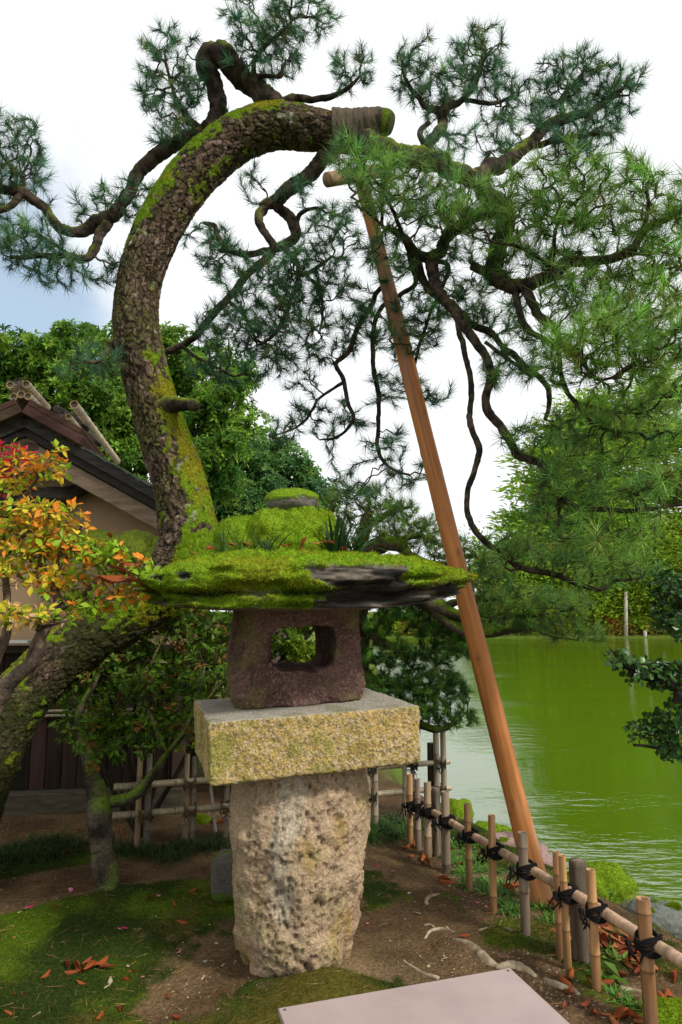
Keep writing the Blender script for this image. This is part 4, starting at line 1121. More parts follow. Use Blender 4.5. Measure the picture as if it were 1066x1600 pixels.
def chains(pos, par, nl, N0, kids, tips, r0, ex=0.42, rmax=0.014):
    n = len(pos); used = np.zeros(n, bool)
    ch = [[] for _ in range(n)]
    for i in range(N0, n): ch[par[i]].append(i)
    rad = np.minimum(r0 * tips ** ex, rmax)
    out = []
    for i in range(N0, n):
        if used[i]: continue
        p = par[i]
        c = [p, i]; used[i] = True
        while True:
            k = [q for q in ch[c[-1]] if not used[q]]
            if not k: break
            q = max(k, key=lambda a: tips[a]); used[q] = True; c.append(q)
        rr = np.array([rad[k] for k in c[1:]]); rr = np.concatenate([[rr[0]], rr])
        out.append((pos[c], rr, nl[i]))
    return out
def tufts(mb, P, D, per, L, W, rng, ncol, up=0.25, c0=0.35, c1=1.0, back=0.05):
    """bundles of needles bristling from the last centimetres of a shoot"""
    n = len(P)
    D = nrm(D + [0, 0, up])
    k = np.repeat(np.arange(n), per)
    d = D[k]
    s = perp(d, rng)
    a = rng.uniform(c0, c1, (len(k), 1))
    nd = nrm(d * np.cos(a) + s * np.sin(a) + [0, 0, -0.06])
    p = P[k] - d * rng.uniform(0, back, (len(k), 1))
    l = L * rng.uniform(0.7, 1.15, len(k)) * np.repeat(rng.uniform(0.75, 1.15, n), per)
    blades(mb, p, nd, l, W, ncol[k] * rng.uniform(0.75, 1.3, (len(k), 1)))
def foliage(root, base, pads, spacing, step, kill, r0, per, L, W, seed, colf, jit=0.55, up=0.3, back=0.05, every=2, twigcol=((0.035, 0.026, 0.02), (0.09, 0.06, 0.042)), name='needles', c0=0.3, c1=1.05, rmax=0.014):
    rng = np.random.default_rng(seed)
    pos, par, nl, N0, kids, tips = grow(base, pads, spacing, step, kill, rng, jit)
    ch = chains(pos, par, nl, N0, kids, tips, r0, rmax=rmax)
    tw = {}
    for P_, r_, l in ch:
        P2 = catmull(P_, step * 0.5) if len(P_) > 2 else P_
        if len(P2) > 2: P2[1:-1] += rng.normal(size=(len(P2) - 2, 3)) * step * 0.05
        r2 = np.interp(np.linspace(0, 1, len(P2)), np.linspace(0, 1, len(r_)), r_)
        V, F, _ = tube(P2, r2, 5 if r2[0] > r0 * 2 else 4, False)
        tw.setdefault(int(l), MB()).add(V, F, mixc(twigcol[0], twigcol[1], rng.random()))
    d = nrm(pos - pos[np.maximum(par, 0)])
    pick = np.where((np.arange(len(pos)) >= N0) & ((kids == 0) | ((tips <= 2) & (np.arange(len(pos)) % every == 0))))[0]
    nt = 0
    for i in range(len(pads)):
        k = pick[nl[pick] == i]
        if len(k) == 0: continue
        mb = MB()
        big_ = 1.22 if (pads[i][4] < 3.7 and pads[i][0] > 540) else 1.0      # older shoots on the pond side carry longer needles
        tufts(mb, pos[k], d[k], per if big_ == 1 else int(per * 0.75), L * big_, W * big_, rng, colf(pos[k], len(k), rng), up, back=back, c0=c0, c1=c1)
        nb = rng.random(len(k)) < 0.6                     # winter buds at the shoot tips
        blades(mb, pos[k][nb], nrm(d[k][nb] + [0, 0, 0.5]), rng.uniform(0.015, 0.035, nb.sum()), 0.008, vary([0.16, 0.065, 0.035], nb.sum(), 0.25, rng))
        o = mb.build(name, M['needle'], root, kind='stuff', smooth=False)
        if i in tw: tw[i].build('twigs', M['twig'], o, kind='stuff'); del tw[i]
        nt += len(k)
    for l in tw: tw[l].build('twigs', M['twig'], root, kind='stuff')
    print('foliage', root.name, 'nodes', len(pos) - N0, 'tufts', nt)
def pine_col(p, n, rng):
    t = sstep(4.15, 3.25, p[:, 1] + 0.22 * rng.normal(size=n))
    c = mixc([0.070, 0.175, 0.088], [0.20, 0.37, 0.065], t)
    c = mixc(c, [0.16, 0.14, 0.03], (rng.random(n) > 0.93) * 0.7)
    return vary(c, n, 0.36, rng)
hb = (BASE_R < 0.05)
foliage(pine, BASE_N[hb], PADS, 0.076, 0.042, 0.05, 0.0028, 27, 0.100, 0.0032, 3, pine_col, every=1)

# ------------------------------------------------------------------ other trees and shrubs
def whorls(P, D, k, rng, th=0.35, up=0.4, lift=0.35):
    """k leaves round each shoot tip: positions, leaf directions, leaf normals"""
    n = len(P)
    ax = nrm(D + [0, 0, up])
    s = perp(ax, rng); t = np.cross(ax, s)
    idx = np.repeat(np.arange(n), k)
    a = np.tile(np.arange(k) / k * 2 * np.pi, n) + rng.normal(size=n * k) * 0.4
    r = s[idx] * np.cos(a)[:, None] + t[idx] * np.sin(a)[:, None]
    e = rng.normal(th, 0.3, (n * k, 1))
    ld = nrm(r * np.cos(e) + ax[idx] * np.sin(e))
    ln = nrm(ax[idx] * np.cos(e) - r * np.sin(e) + lift * rng.normal(size=(n * k, 3)))
    return P[idx] + ld * 0.004, ld, ln, idx
def woody(mb, rows, base_noise=0.2, seg=12, col=((0.03, 0.024, 0.018), (0.10, 0.078, 0.055)), mossy=0.0, seed=0, step=0.015):
    P_, r_ = limb_pts(rows, step)
    tt = np.arange(len(P_)) * step
    wob = np.stack([fbm(np.stack([tt * 8, np.full_like(tt, seed * 3.1 + k_), tt * 0], 1), 3, 5) for k_ in range(3)], 1)
    P_ = P_ + wob * (0.004 + 0.35 * r_[:, None])
    V, F, F3 = tube(P_, r_, seg)
    Cc = np.vstack([np.repeat(P_, seg, 0), P_[:1], P_[-1:]]); Nn = nrm(V - Cc)
    rr = np.concatenate([np.repeat(r_, seg), [0, 0]])
    V = V + Nn * (rr * base_noise * fbm(V * 22, 3, 2))[:, None]
    c = mixc(col[0], col[1], sstep(-0.3, 0.4, fbm(V * 14, 3, 12)))
    c = mixc(c, MOSS * 0.7, mossy * sstep(0.0, 0.6, Nn[:, 2] + 0.7 * fbm(V * 8, 3, 6)))
    n0 = mb.n
    mb.add(V, F, c); mb.f3.append(F3 + n0)
    return P_, r_
def leafy(root, limbs, pads, spacing, step, kill, r0, seed, every=2, jit=0.5, bark=((0.03, 0.024, 0.018), (0.10, 0.078, 0.055)), mossy=0.0):
    rng = np.random.default_rng(seed)
    base = []
    for i, rows in enumerate(limbs):
        mb = MB(); P_, r_ = woody(mb, rows, col=bark, mossy=mossy, seed=i + seed)
        mb.build('trunk' if i == 0 else 'branch', M['twig'], root)
        k_ = np.linspace(len(P_) * 0.3 if i == 0 else 0, len(P_) - 1, max(2, int(len(P_) * 0.015 / step))).astype(int)
        base.append(P_[k_])
    base = np.concatenate(base)
    pos, par, nl, N0, kids, tips = grow(base, pads, spacing, step, kill, rng, jit)
    mb = MB()
    for P_, r_, l in chains(pos, par, nl, N0, kids, tips, r0):
        V, F, _ = tube(P_, r_, 4, False)
        mb.add(V, F, mixc(bark[0], bark[1], rng.random()))
    mb.build('twigs', M['twig'], root, kind='stuff')
    d = nrm(pos - pos[np.maximum(par, 0)])
    pick = np.where((np.arange(len(pos)) >= N0) & ((kids == 0) | ((tips <= 2) & (np.arange(len(pos)) % every == 0))))[0]
    return pos[pick], d[pick], nl[pick], rng

# broad-leaved evergreens behind the house: crowns of leaf whorls with gaps, trunks below
def broad_tree(name_label, blobs, base, trunk_top, n_per, L, W, cols, seed, k=7, extra=None):
    rng = np.random.default_rng(seed)
    root = thing('evergreen_tree', name_label, 'tree', (base[0], base[1], base[2]), 'broad-leaved evergreens behind the tea house')
    mb = MB()
    P_ = catmull([base, base * 0.6 + np.asarray(trunk_top) * 0.4 + [0.15, 0, 0], trunk_top], 0.1)
    add_tube(mb, P_, np.linspace(0.24, 0.09, len(P_)), 12, vary([0.07, 0.055, 0.04], len(P_), 0.1)); mb.build('trunk', M['twig'], root)
    mbt = MB(); mbl = MB()
    for (px, py, rx, ry, Y, rd) in blobs:
        c = at(px, py, Y); s = scale_at(px, py, Y); r = np.array([rx * s, rd, ry * s])
        q_ = catmull([P_[int(len(P_) * 0.7)], (P_[-1] + c) / 2 + [0, 0, -0.1], c], 0.12)
        add_tube(mbt, q_, np.linspace(0.06, 0.015, len(q_)), 6, (0.06, 0.048, 0.036))
        n = int(n_per * (rx * ry / 3000))
        # sub-clumps, so the crown breaks into tufts with light and dark between
        m = max(8, n // 26)
        sc = in_ellipsoid(m, c, r, rng, 0.33); srad = rng.uniform(0.10, 0.22, m) * (Y / 9)
        for j in range(0, m, 3):
            add_tube(mbt, catmull([c + (sc[j] - c) * 0.2, sc[j]], 0.2), np.linspace(0.016, 0.005, len(catmull([c + (sc[j] - c) * 0.2, sc[j]], 0.2))), 4, (0.05, 0.04, 0.03))
        id_ = rng.integers(0, m, n)
        d = nrm(rng.normal(size=(n, 3)) + [0, -0.15, 0.35])
        P = sc[id_] + d * (srad[id_] * rng.uniform(0.55, 1.05, n))[:, None] * [1.2, 1.2, 0.8]
        p, ld, ln, idx = whorls(P, d, k, rng, 0.30, 0.35)
        t = rng.random(m)[id_][idx]
        col = mixc(cols[0], cols[1], t)
        leaf_quads(mbl, p, ld, ln, L * rng.uniform(0.7, 1.15, len(p)), W * rng.uniform(0.8, 1.2, len(p)), vary(col, len(p), 0.22, rng))
    mbt.build('branches', M['twig'], root, kind='stuff')
    mbl.build('crown', M['leaf'], root, kind='stuff', smooth=False)
    return root
def gp(px, Y):
    p = at(px, 1000, Y); p[2] = gzp(p[0], Y); return p
broad_tree('tall dark glossy evergreen tree rising behind the gable and the pine trunk',
           [(45, 575, 75, 45, 8.8, .6), (140, 555, 75, 40, 9.2, .6), (25, 640, 60, 50, 9.0, .5), (130, 620, 80, 60, 9.0, .6), (190, 670, 75, 60, 8.8, .6), (320, 590, 80, 45, 9.3, .6), (350, 650, 50, 55, 9.2, .5), (310, 680, 75, 60, 9.0, .5), (170, 730, 60, 50, 8.8, .5), (330, 745, 50, 40, 9.0, .5), (240, 560, 70, 45, 9.3, .5), (-50, 610, 60, 70, 8.8, .6)],
           gp(180, 9.3), at(190, 640, 9.2), 860, 0.090, 0.032, ((0.05, 0.14, 0.022), (0.22, 0.38, 0.04)), 11)
broad_tree('lower rounded blue-green evergreen tree between the pine trunk and the finial of the lantern',
           [(400, 715, 60, 42, 11.2, .6), (445, 745, 50, 40, 11.4, .6), (480, 785, 45, 35, 11.2, .5), (390, 775, 65, 45, 11.0, .6), (430, 820, 80, 45, 11.0, .6), (350, 800, 60, 60, 11.0, .6)],
           gp(420, 11.4), at(420, 760, 11.4), 1150, 0.088, 0.032, ((0.05, 0.15, 0.06), (0.19, 0.34, 0.07)), 12)
broad_tree('dense low evergreen bush in the shade between the tea house and the pillar',
           [(330, 1010, 60, 60, 6.4, .35), (300, 1090, 60, 60, 6.2, .3), (390, 980, 60, 50, 6.6, .35), (455, 1010, 50, 45, 6.6, .35), (400, 1080, 70, 60, 6.4, .3), (350, 1150, 60, 50, 6.2, .3), (500, 970, 45, 50, 7.0, .3)],
           gp(380, 6.6), at(380, 1090, 6.5), 260, 0.075, 0.032, ((0.06, 0.13, 0.012), (0.15, 0.22, 0.015)), 13)

# thicket of small green leaves in the shade between the house and the lantern
rng = np.random.default_rng(77)
tk = thing('leafy_shrub', 'dense green small-leaved shrub filling the shade left of the light box', 'shrub', gp(230, 5.0))
mbt = MB(); mbl = MB()
base_t = gp(230, 5.0)
for (px, py, rx, ry, Y, rd) in [(140, 1010, 60, 40, 4.75, .3), (210, 985, 60, 36, 4.8, .3), (285, 975, 60, 34, 4.8, .3), (335, 985, 40, 40, 4.85, .3), (150, 1080, 50, 50, 4.8, .3), (225, 1060, 65, 45, 4.8, .3), (305, 1060, 60, 48, 4.85, .3), (250, 1130, 70, 40, 4.85, .28), (330, 1130, 40, 50, 4.9, .28), (160, 1140, 50, 30, 4.8, .25), (110, 960, 45, 35, 4.8, .25)]:
    c = at(px, py, Y); s = scale_at(px, py, Y); r = np.array([rx * s, rd, ry * s])
    q_ = catmull([base_t, (base_t + c) / 2 + [0.1 * rng.normal(), 0, -0.05], c], 0.06)
    add_tube(mbt, q_, np.linspace(0.02, 0.006, len(q_)), 6, (0.05, 0.038, 0.028))
    m = 20; sc = in_ellipsoid(m, c, r, rng, 0.35)
    for j in range(m): add_tube(mbt, [c + (sc[j] - c) * 0.1, (c + sc[j]) / 2 + 0.03 * rng.normal(size=3), sc[j]], [0.006, 0.004, 0.002], 4, (0.05, 0.038, 0.028))
    n = int(rx * ry / 17); id_ = rng.integers(0, m, n); d = nrm(rng.normal(size=(n, 3)) + [0, -0.1, 0.4])
    P = sc[id_] + d * rng.uniform(0.02, 0.12, (n, 1)) * [1.2, 1.2, 0.7]
    p, ld, ln, idx = whorls(P, d, 5, rng, 0.15, 0.7)
    t = np.clip(rng.random(m)[id_] * 0.6 + 0.4 * rng.random(n), 0, 1)[idx]
    leaf_quads(mbl, p, ld, ln, rng.uniform(0.032, 0.055, len(p)), rng.uniform(0.018, 0.028, len(p)), vary(mixc(mixc([0.055, 0.15, 0.010], [0.20, 0.36, 0.018], t), [0.35, 0.16, 0.03], ((rng.random(n) > 0.93)[idx]) * 0.8), len(p), 0.2, rng))
mbt.build('branches', M['twig'], tk, kind='stuff'); mbl.build('foliage', M['leaf'], tk, kind='stuff', smooth=False)

# small layered pine behind the lantern, reaching out over the water
p2 = thing('pine_tree', 'small dark layered pine behind the lantern leaning out over the pond', 'pine tree', gp(530, 5.5))
p2l = [[(520, 1330, 5.5, 52), (530, 1230, 5.45, 46), (548, 1130, 5.4, 42), (556, 1050, 5.35, 38), (560, 980, 5.3, 34), (556, 910, 5.25, 28), (562, 850, 5.2, 22), (580, 795, 5.2, 14)],
       [(560, 975, 5.3, 24), (585, 992, 5.2, 17), (612, 1010, 5.15, 13), (640, 1022, 5.1, 10), (680, 1018, 5.05, 6)],
       [(556, 1040, 5.35, 28), (580, 1062, 5.3, 22), (600, 1090, 5.25, 19), (640, 1122, 5.2, 15), (682, 1140, 5.15, 11), (722, 1124, 5.1, 6)],
       [(565, 1060, 5.3, 14), (610, 1072, 5.2, 10), (660, 1068, 5.15, 6)],
       [(556, 920, 5.25, 34), (610, 922, 5.0, 30), (660, 938, 4.9, 27), (700, 958, 4.85, 20), (745, 968, 4.8, 13), (800, 962, 4.75, 10), (860, 958, 4.7, 8), (905, 946, 4.65, 5)],
       [(668, 942, 4.9, 18), (712, 980, 4.85, 15), (752, 992, 4.8, 12), (800, 986, 4.78, 10), (838, 984, 4.75, 8), (872, 996, 4.7, 5), (905, 1000, 4.65, 3)],
       [(690, 950, 4.87, 14), (720, 938, 4.85, 10), (780, 936, 4.8, 7), (830, 925, 4.75, 5)],
       [(560, 868, 5.2, 30), (590, 853, 5.1, 28), (618, 850, 5.0, 24), (640, 866, 4.95, 16), (668, 880, 4.9, 13), (700, 880, 4.88, 10), (735, 868, 4.85, 7), (760, 880, 4.82, 5)],
       [(572, 820, 5.2, 14), (612, 800, 5.15, 9), (640, 792, 5.1, 6)],
       [(600, 852, 5.05, 12), (640, 840, 5.0, 9), (680, 838, 4.95, 6)]]
p2n = []
for i, rows in enumerate(p2l):
    mb = MB(); P_, r_ = woody(mb, rows, 0.2, 14, mossy=0.9, seed=40 + i, col=((0.035, 0.027, 0.02), (0.10, 0.075, 0.052)))
    mb.build('trunk' if i == 0 else 'branch', M['twig'], p2)
    p2n.append(P_[::4] if i else P_[len(P_) // 2::4])
p2n = np.concatenate(p2n)
def dark_col(p, n, rng): return vary(mixc([0.032, 0.10, 0.024], [0.15, 0.32, 0.045], rng.random(n) ** 1.3), n, 0.25, rng)
def fresh_col(p, n, rng): return vary(mixc([0.07, 0.15, 0.04], [0.17, 0.28, 0.045], rng.random(n)), n, 0.25, rng)
DARKP = [(600, 935, 45, 24, 5.2, .22, 1.3), (650, 952, 60, 22, 5.1, .25, 1.4), (690, 985, 50, 24, 5.1, .22, 1.4), (720, 1010, 38, 20, 5.05, .2, 1.2), (610, 1025, 45, 24, 5.15, .2, 1.3), (655, 1020, 45, 20, 5.1, .2, 1.0), (690, 1030, 32, 14, 5.05, .2, .8), (590, 975, 28, 20, 5.2, .2, 1.0),
         (620, 1075, 52, 26, 5.2, .22, 1.5), (675, 1065, 55, 26, 5.15, .22, 1.5), (700, 1082, 40, 18, 5.1, .2, 1.2), (660, 1108, 45, 18, 5.18, .2, 1.5), (705, 1118, 48, 20, 5.12, .2, 1.4), (640, 1095, 30, 18, 5.2, .2, 1.2)]
LIGHTP = [(570, 780, 42, 26, 5.2, .22, 1.2), (615, 795, 42, 22, 5.15, .22, 1.3), (650, 830, 48, 30, 5.0, .25, 1.4), (600, 830, 45, 26, 5.1, .22, 1.3), (700, 855, 45, 30, 4.9, .22, 1.2), (545, 815, 30, 30, 5.2, .2, 1.2), (765, 880, 42, 38, 4.8, .25, 1.0), (740, 915, 40, 24, 4.85, .2, 1.0),
          (800, 935, 75, 26, 4.75, .25, 1.2), (870, 945, 60, 26, 4.7, .25, 1.2), (780, 970, 50, 18, 4.8, .2, 1.0), (850, 975, 60, 20, 4.72, .22, 1.2), (900, 985, 45, 18, 4.68, .2, 1.0), (530, 770, 30, 20, 5.2, .2, 1.0)]
foliage(p2, p2n, DARKP, 0.050, 0.036, 0.038, 0.0020, 44, 0.075, 0.0040, 5, dark_col, 0.4, 0.55, 0.04, name='dark_needles')
foliage(p2, p2n, LIGHTP, 0.060, 0.042, 0.045, 0.0020, 36, 0.09, 0.0034, 6, fresh_col, 0.5, 0.4, 0.05)

# ------------------------------------------------------------------ far shore
def clump_tree(name, label, cat, blobs, base, top, n, L, W, cols, seed, group=None, tr=0.25, flat=0.35, trunks=1):
    rng = np.random.default_rng(seed)
    root = thing(name, label, cat, base, group)
    if top is not None:
        mb = MB(); P_ = catmull([base, (np.asarray(base) + top) / 2 + [0.3, 0, 0], top], 1.0)
        add_tube(mb, P_, np.linspace(tr, tr * 0.3, len(P_)), 8, (0.10, 0.08, 0.06)); mb.build('trunk', M['twig'], root)
    mb = MB()
    tot = sum(b[2] * b[3] for b in blobs)
    for (px, py, rx, ry, Y, rd) in blobs:
        c = at(px, py, Y); s = scale_at(px, py, Y); r = np.array([rx * s, rd, ry * s])
        k = int(n * rx * ry / tot)
        m = max(5, k // 40)
        sc = in_ellipsoid(m, c, r, rng, 0.4)
        id_ = rng.integers(0, m, k)
        off = rng.normal(size=(k, 3)) * r.min() * np.array([0.55, 0.55, 0.55 * flat])
        P = sc[id_] + off
        d = nrm(np.stack([off[:, 0], off[:, 1], np.abs(off[:, 2])], 1) + 0.6 * rng.normal(size=(k, 3)) * [1, 1, 0.5])
        nn = nrm(rng.normal(size=(k, 3)) * 0.6 + [0, -0.2, 1.0])
        t = np.clip(rng.random(m)[id_] * 0.7 + 0.3 * rng.random(k), 0, 1)
        leaf_quads(mb, P, d, nn, L * rng.uniform(0.6, 1.3, k), W * rng.uniform(0.7, 1.3, k), vary(mixc(cols[0], cols[1], t), k, 0.2, rng))
    mb.build('crown', M['leaf_far'], root, kind='stuff', smooth=False)
    return root
YF = 58.0
def fb(px, Y=YF):
    p = at(px, 980, Y); p[2] = gzp(p[0], Y); return p
CON = ((0.15, 0.30, 0.03), (0.38, 0.54, 0.06))
clump_tree('conifer_tree', 'tall bright green conifer with layered boughs on the far shore', 'tree',
           [(930, 632, 42, 22, 58, 2.0), (895, 668, 55, 24, 58, 2.4), (955, 672, 60, 26, 58, 2.6), (870, 715, 58, 24, 58, 2.6), (940, 722, 70, 26, 58, 3), (850, 765, 58, 22, 58, 2.8), (920, 775, 75, 26, 58, 3), (835, 815, 50, 20, 58, 2.6), (895, 825, 75, 24, 58, 3), (850, 862, 60, 22, 58, 2.6), (930, 868, 65, 24, 58, 3), (890, 745, 45, 60, 58.5, 2.4), (870, 835, 55, 50, 58.5, 2.6), (935, 820, 60, 60, 58.5, 2.6), (920, 690, 40, 50, 58.5, 2.2)],
           fb(915), at(935, 640, 58), 24000, 0.75, 0.22, CON, 31)
clump_tree('conifer_tree', 'broad conifer at the right behind the drooping pine tips on the far shore', 'tree',
           [(1030, 620, 50, 30, 60, 2.4), (1000, 690, 60, 34, 60, 3), (1060, 690, 60, 34, 60, 3), (1020, 760, 70, 34, 60, 3.2), (1090, 760, 60, 40, 60, 3), (1000, 830, 50, 24, 60, 3), (1070, 830, 70, 34, 60, 3)],
           fb(1030, 60), at(1040, 640, 60), 15000, 0.75, 0.22, CON, 32)
for i, (px, h, sd) in enumerate([(1190, 640, 33), (1330, 680, 34), (1480, 620, 35), (1640, 700, 36)]):
    clump_tree('conifer_tree', ['conifer next to the right of the broad one on the far shore', 'second conifer to the right beyond the broad one on the far shore', 'third conifer to the right beyond the broad one on the far shore', 'last conifer to the right along the far shore'][i], 'tree',
               [(px, h + 40, 60, 50, 60, 3), (px - 30, h + 120, 80, 50, 60, 3), (px + 40, h + 170, 90, 60, 60, 3.4), (px, h + 250, 100, 50, 60, 3.4)], fb(px, 60), at(px, h + 40, 60), 5000, 0.9, 0.28, CON, sd, 'conifers further along the far shore')
SH = ((0.17, 0.28, 0.02), (0.36, 0.46, 0.04))
for i, (px, py, rx, ry, Y, cols, lab) in enumerate([
        (795, 905, 55, 52, 57.5, CON, 'bushy bright tree standing behind the end of the lowest mossy pine branch'), (870, 915, 60, 52, 57.5, ((0.16, 0.27, 0.02), (0.34, 0.44, 0.05)), 'yellow-green bushy tree standing behind the lowest drooping pine tips'),
        (950, 895, 60, 60, 57.5, CON, 'bushy green tree standing behind the pale stake on the far shore'), (1055, 890, 60, 66, 57.8, ((0.16, 0.27, 0.02), (0.34, 0.44, 0.05)), 'yellow-green bushy tree at the right edge behind the glossy dark leaves'),
        (1010, 905, 62, 34, 56.5, ((0.12, 0.21, 0.02), (0.25, 0.34, 0.04)), 'large rounded bright green tree crown on the far shore below the conifers'),
        (955, 930, 38, 26, 56, SH, 'upright light green bush left of the large rounded crown on the far shore'),
        (900, 952, 48, 22, 55.6, SH, 'wide light green bush behind the drooping needle tips on the far shore'),
        (830, 955, 46, 24, 55.6, SH, 'dense green bush at the foot of the tall conifer on the far shore'),
        (768, 962, 40, 20, 55.4, ((0.10, 0.16, 0.02), (0.2, 0.26, 0.05)), 'pale bush right of the leaning pole on the far shore'),
        (1030, 955, 44, 22, 55.5, SH, 'green bush behind the glossy dark branch on the far shore'),
        (945, 975, 24, 10, 54.9, ((0.22, 0.12, 0.02), (0.34, 0.20, 0.03)), 'low orange-tinged azalea mound by the waterline'),
        (985, 976, 26, 10, 54.8, SH, 'low green azalea mound by the waterline near the pale stake'),
        (885, 978, 26, 9, 54.8, SH, 'small low green mound by the waterline under the pine tips'),
        (1040, 974, 26, 11, 54.8, ((0.20, 0.13, 0.02), (0.3, 0.2, 0.03)), 'low rusty azalea mound at the right by the waterline'),
        (715, 980, 24, 13, 54.9, SH, 'clipped green mound just left of the leaning pole on the far shore'),
        (665, 975, 30, 16, 55.2, SH, 'clipped green mound seen between the dark pine layers on the far shore'),
        (612, 978, 28, 16, 55.2, SH, 'clipped green mound close right of the light box on the far shore'),
        (748, 985, 18, 9, 54.8, ((0.24, 0.17, 0.05), (0.34, 0.25, 0.07)), 'straw-coloured low mound right of the leaning pole on the far shore')]):
    b = at(px, py, Y); b[2] = gzp(b[0], Y)
    clump_tree('shrub', lab, 'shrub', [(px, py, rx, ry, Y, rx * scale_at(px, py, Y))], b, None, int(2200 + rx * ry * 2.4), 0.36, 0.20, cols, 50 + i, 'clipped shrubs on the far shore', flat=0.7)
NTH = 'first second third fourth fifth sixth seventh eighth ninth tenth eleventh twelfth thirteenth fourteenth fifteenth sixteenth seventeenth eighteenth nineteenth twentieth twenty-first twenty-second twenty-third twenty-fourth'.split()
for i, px in enumerate(range(566, 1110, 23)):
    rng = np.random.default_rng(900 + i)
    Y = 54.0 + 0.3 * rng.random(); ry = rng.uniform(8, 13); p = at(px, 994 - ry * 0.9, Y); b = p.copy(); b[2] = gzp(p[0], Y)
    clump_tree('shrub', 'low leafy mound in the row at the far waterline, %s from the left' % NTH[i], 'shrub', [(px, 994 - ry * 0.8, 15, ry, Y, 0.7)], b, None, 900, 0.24, 0.13, [SH, ((0.14, 0.22, 0.03), (0.26, 0.34, 0.04)), ((0.24, 0.20, 0.04), (0.40, 0.30, 0.06)), SH][rng.integers(4)], 300 + i, 'low mounds along the far waterline', flat=0.8)
# stone edging along the far waterline
edge = thing('stone_edging', 'low line of pale stones along the far waterline', 'stone edging', at(900, 996, 53.7))
rng = np.random.default_rng(9)
stone_meshes = []
for k_ in range(5):
    V, F, d = blob((0, 0, 0), (1, 0.8, 0.6), 60 + k_, 0.25, 7)
    me = MB().add(V, F, vary([0.34, 0.31, 0.26], len(V), 0.1)).mesh('stone'); me.materials.append(M['rock']); stone_meshes.append(me)
for px in np.arange(560, 1110, 3.6):
    p = at(px, 993, 53.75); p[2] = -0.32
    inst('stone', stone_meshes[rng.integers(5)], Matrix.Translation(p) @ Matrix.Rotation(rng.random() * 6, 4, 'Z') @ Matrix.Scale(rng.uniform(0.10, 0.17), 4), edge)
for px, pyt, lab in [(978, 925, 'slim pale stake standing at the far waterline among the mounds'), (1008, 985, 'short pale stake at the far waterline behind the glossy dark branch')]:
    p = at(px, 1000, 53.2); p[2] = -0.8
    t_ = at(px, pyt, 53.2)
    mb = MB(); add_tube(mb, [p, (p + t_) / 2, t_], [0.16, 0.15, 0.14], 8, (0.42, 0.38, 0.32))
    tag(mb.build('wooden_stake', M['wood']), lab, 'stake', 'stakes in the far water')

# ------------------------------------------------------------------ small tree with the forked trunk, in the shade at the left
st = thing('small_tree', 'small dark forked tree with a mossy trunk and thin green leaves on the moss', 'tree', onG(168, 1412))
stl = [[(168, 1425, 3.92, 52), (164, 1400, 3.93, 40), (160, 1340, 3.96, 36), (155, 1285, 3.98, 36), (150, 1245, 4.0, 34), (141, 1212, 4.02, 24), (134, 1175, 4.05, 20), (122, 1130, 4.1, 14), (140, 1080, 4.15, 9), (165, 1030, 4.2, 6)],
       [(152, 1262, 4.0, 26), (175, 1252, 4.02, 20), (205, 1245, 4.05, 17), (228, 1225, 4.08, 15), (248, 1198, 4.12, 12), (268, 1172, 4.16, 10), (292, 1140, 4.2, 8), (310, 1090, 4.25, 6), (320, 1040, 4.3, 4)],
       [(262, 1180, 4.15, 8), (240, 1130, 4.2, 6), (225, 1085, 4.25, 5), (240, 1030, 4.3, 4), (262, 985, 4.35, 3)],
       [(300, 1120, 4.22, 6), (330, 1085, 4.3, 5), (345, 1040, 4.4, 3)]]
stp = [(130, 1130, 50, 32, 4.2, .25, .8), (190, 1010, 55, 34, 4.35, .25, .9), (265, 975, 60, 32, 4.45, .25, 1.0), (330, 985, 40, 38, 4.5, .25, 1.0), (215, 1070, 65, 36, 4.3, .25, .9), (305, 1060, 50, 44, 4.35, .25, .9), (175, 1165, 45, 24, 4.15, .2, .8), (270, 1130, 50, 32, 4.25, .22, .8), (120, 1060, 40, 30, 4.3, .2, .6), (330, 1130, 30, 36, 4.35, .2, .8), (160, 1070, 60, 40, 4.35, .25, .9), (250, 1040, 60, 40, 4.5, .25, .9), (340, 1050, 40, 50, 4.5, .25, .9), (230, 1150, 50, 30, 4.2, .2, .8), (110, 1010, 40, 40, 4.4, .2, .8)]
P, D, lab, rng = leafy(st, stl, stp, 0.072, 0.05, 0.05, 0.002, 21, mossy=0.7, jit=0.6)
p, ld, ln, idx = whorls(P, D, 6, rng, 0.1, 0.9)
mb = MB(); t = rng.random(len(P))[idx]
leaf_quads(mb, p, ld, ln, rng.uniform(0.036, 0.060, len(p)), rng.uniform(0.018, 0.030, len(p)), vary(mixc(mixc([0.05, 0.12, 0.012], [0.12, 0.20, 0.02], t), [0.22, 0.09, 0.03], (rng.random(len(P)) > 0.9)[idx] * 0.8), len(p), 0.2, rng))
mb.build('foliage', M['leaf'], st, kind='stuff', smooth=False)

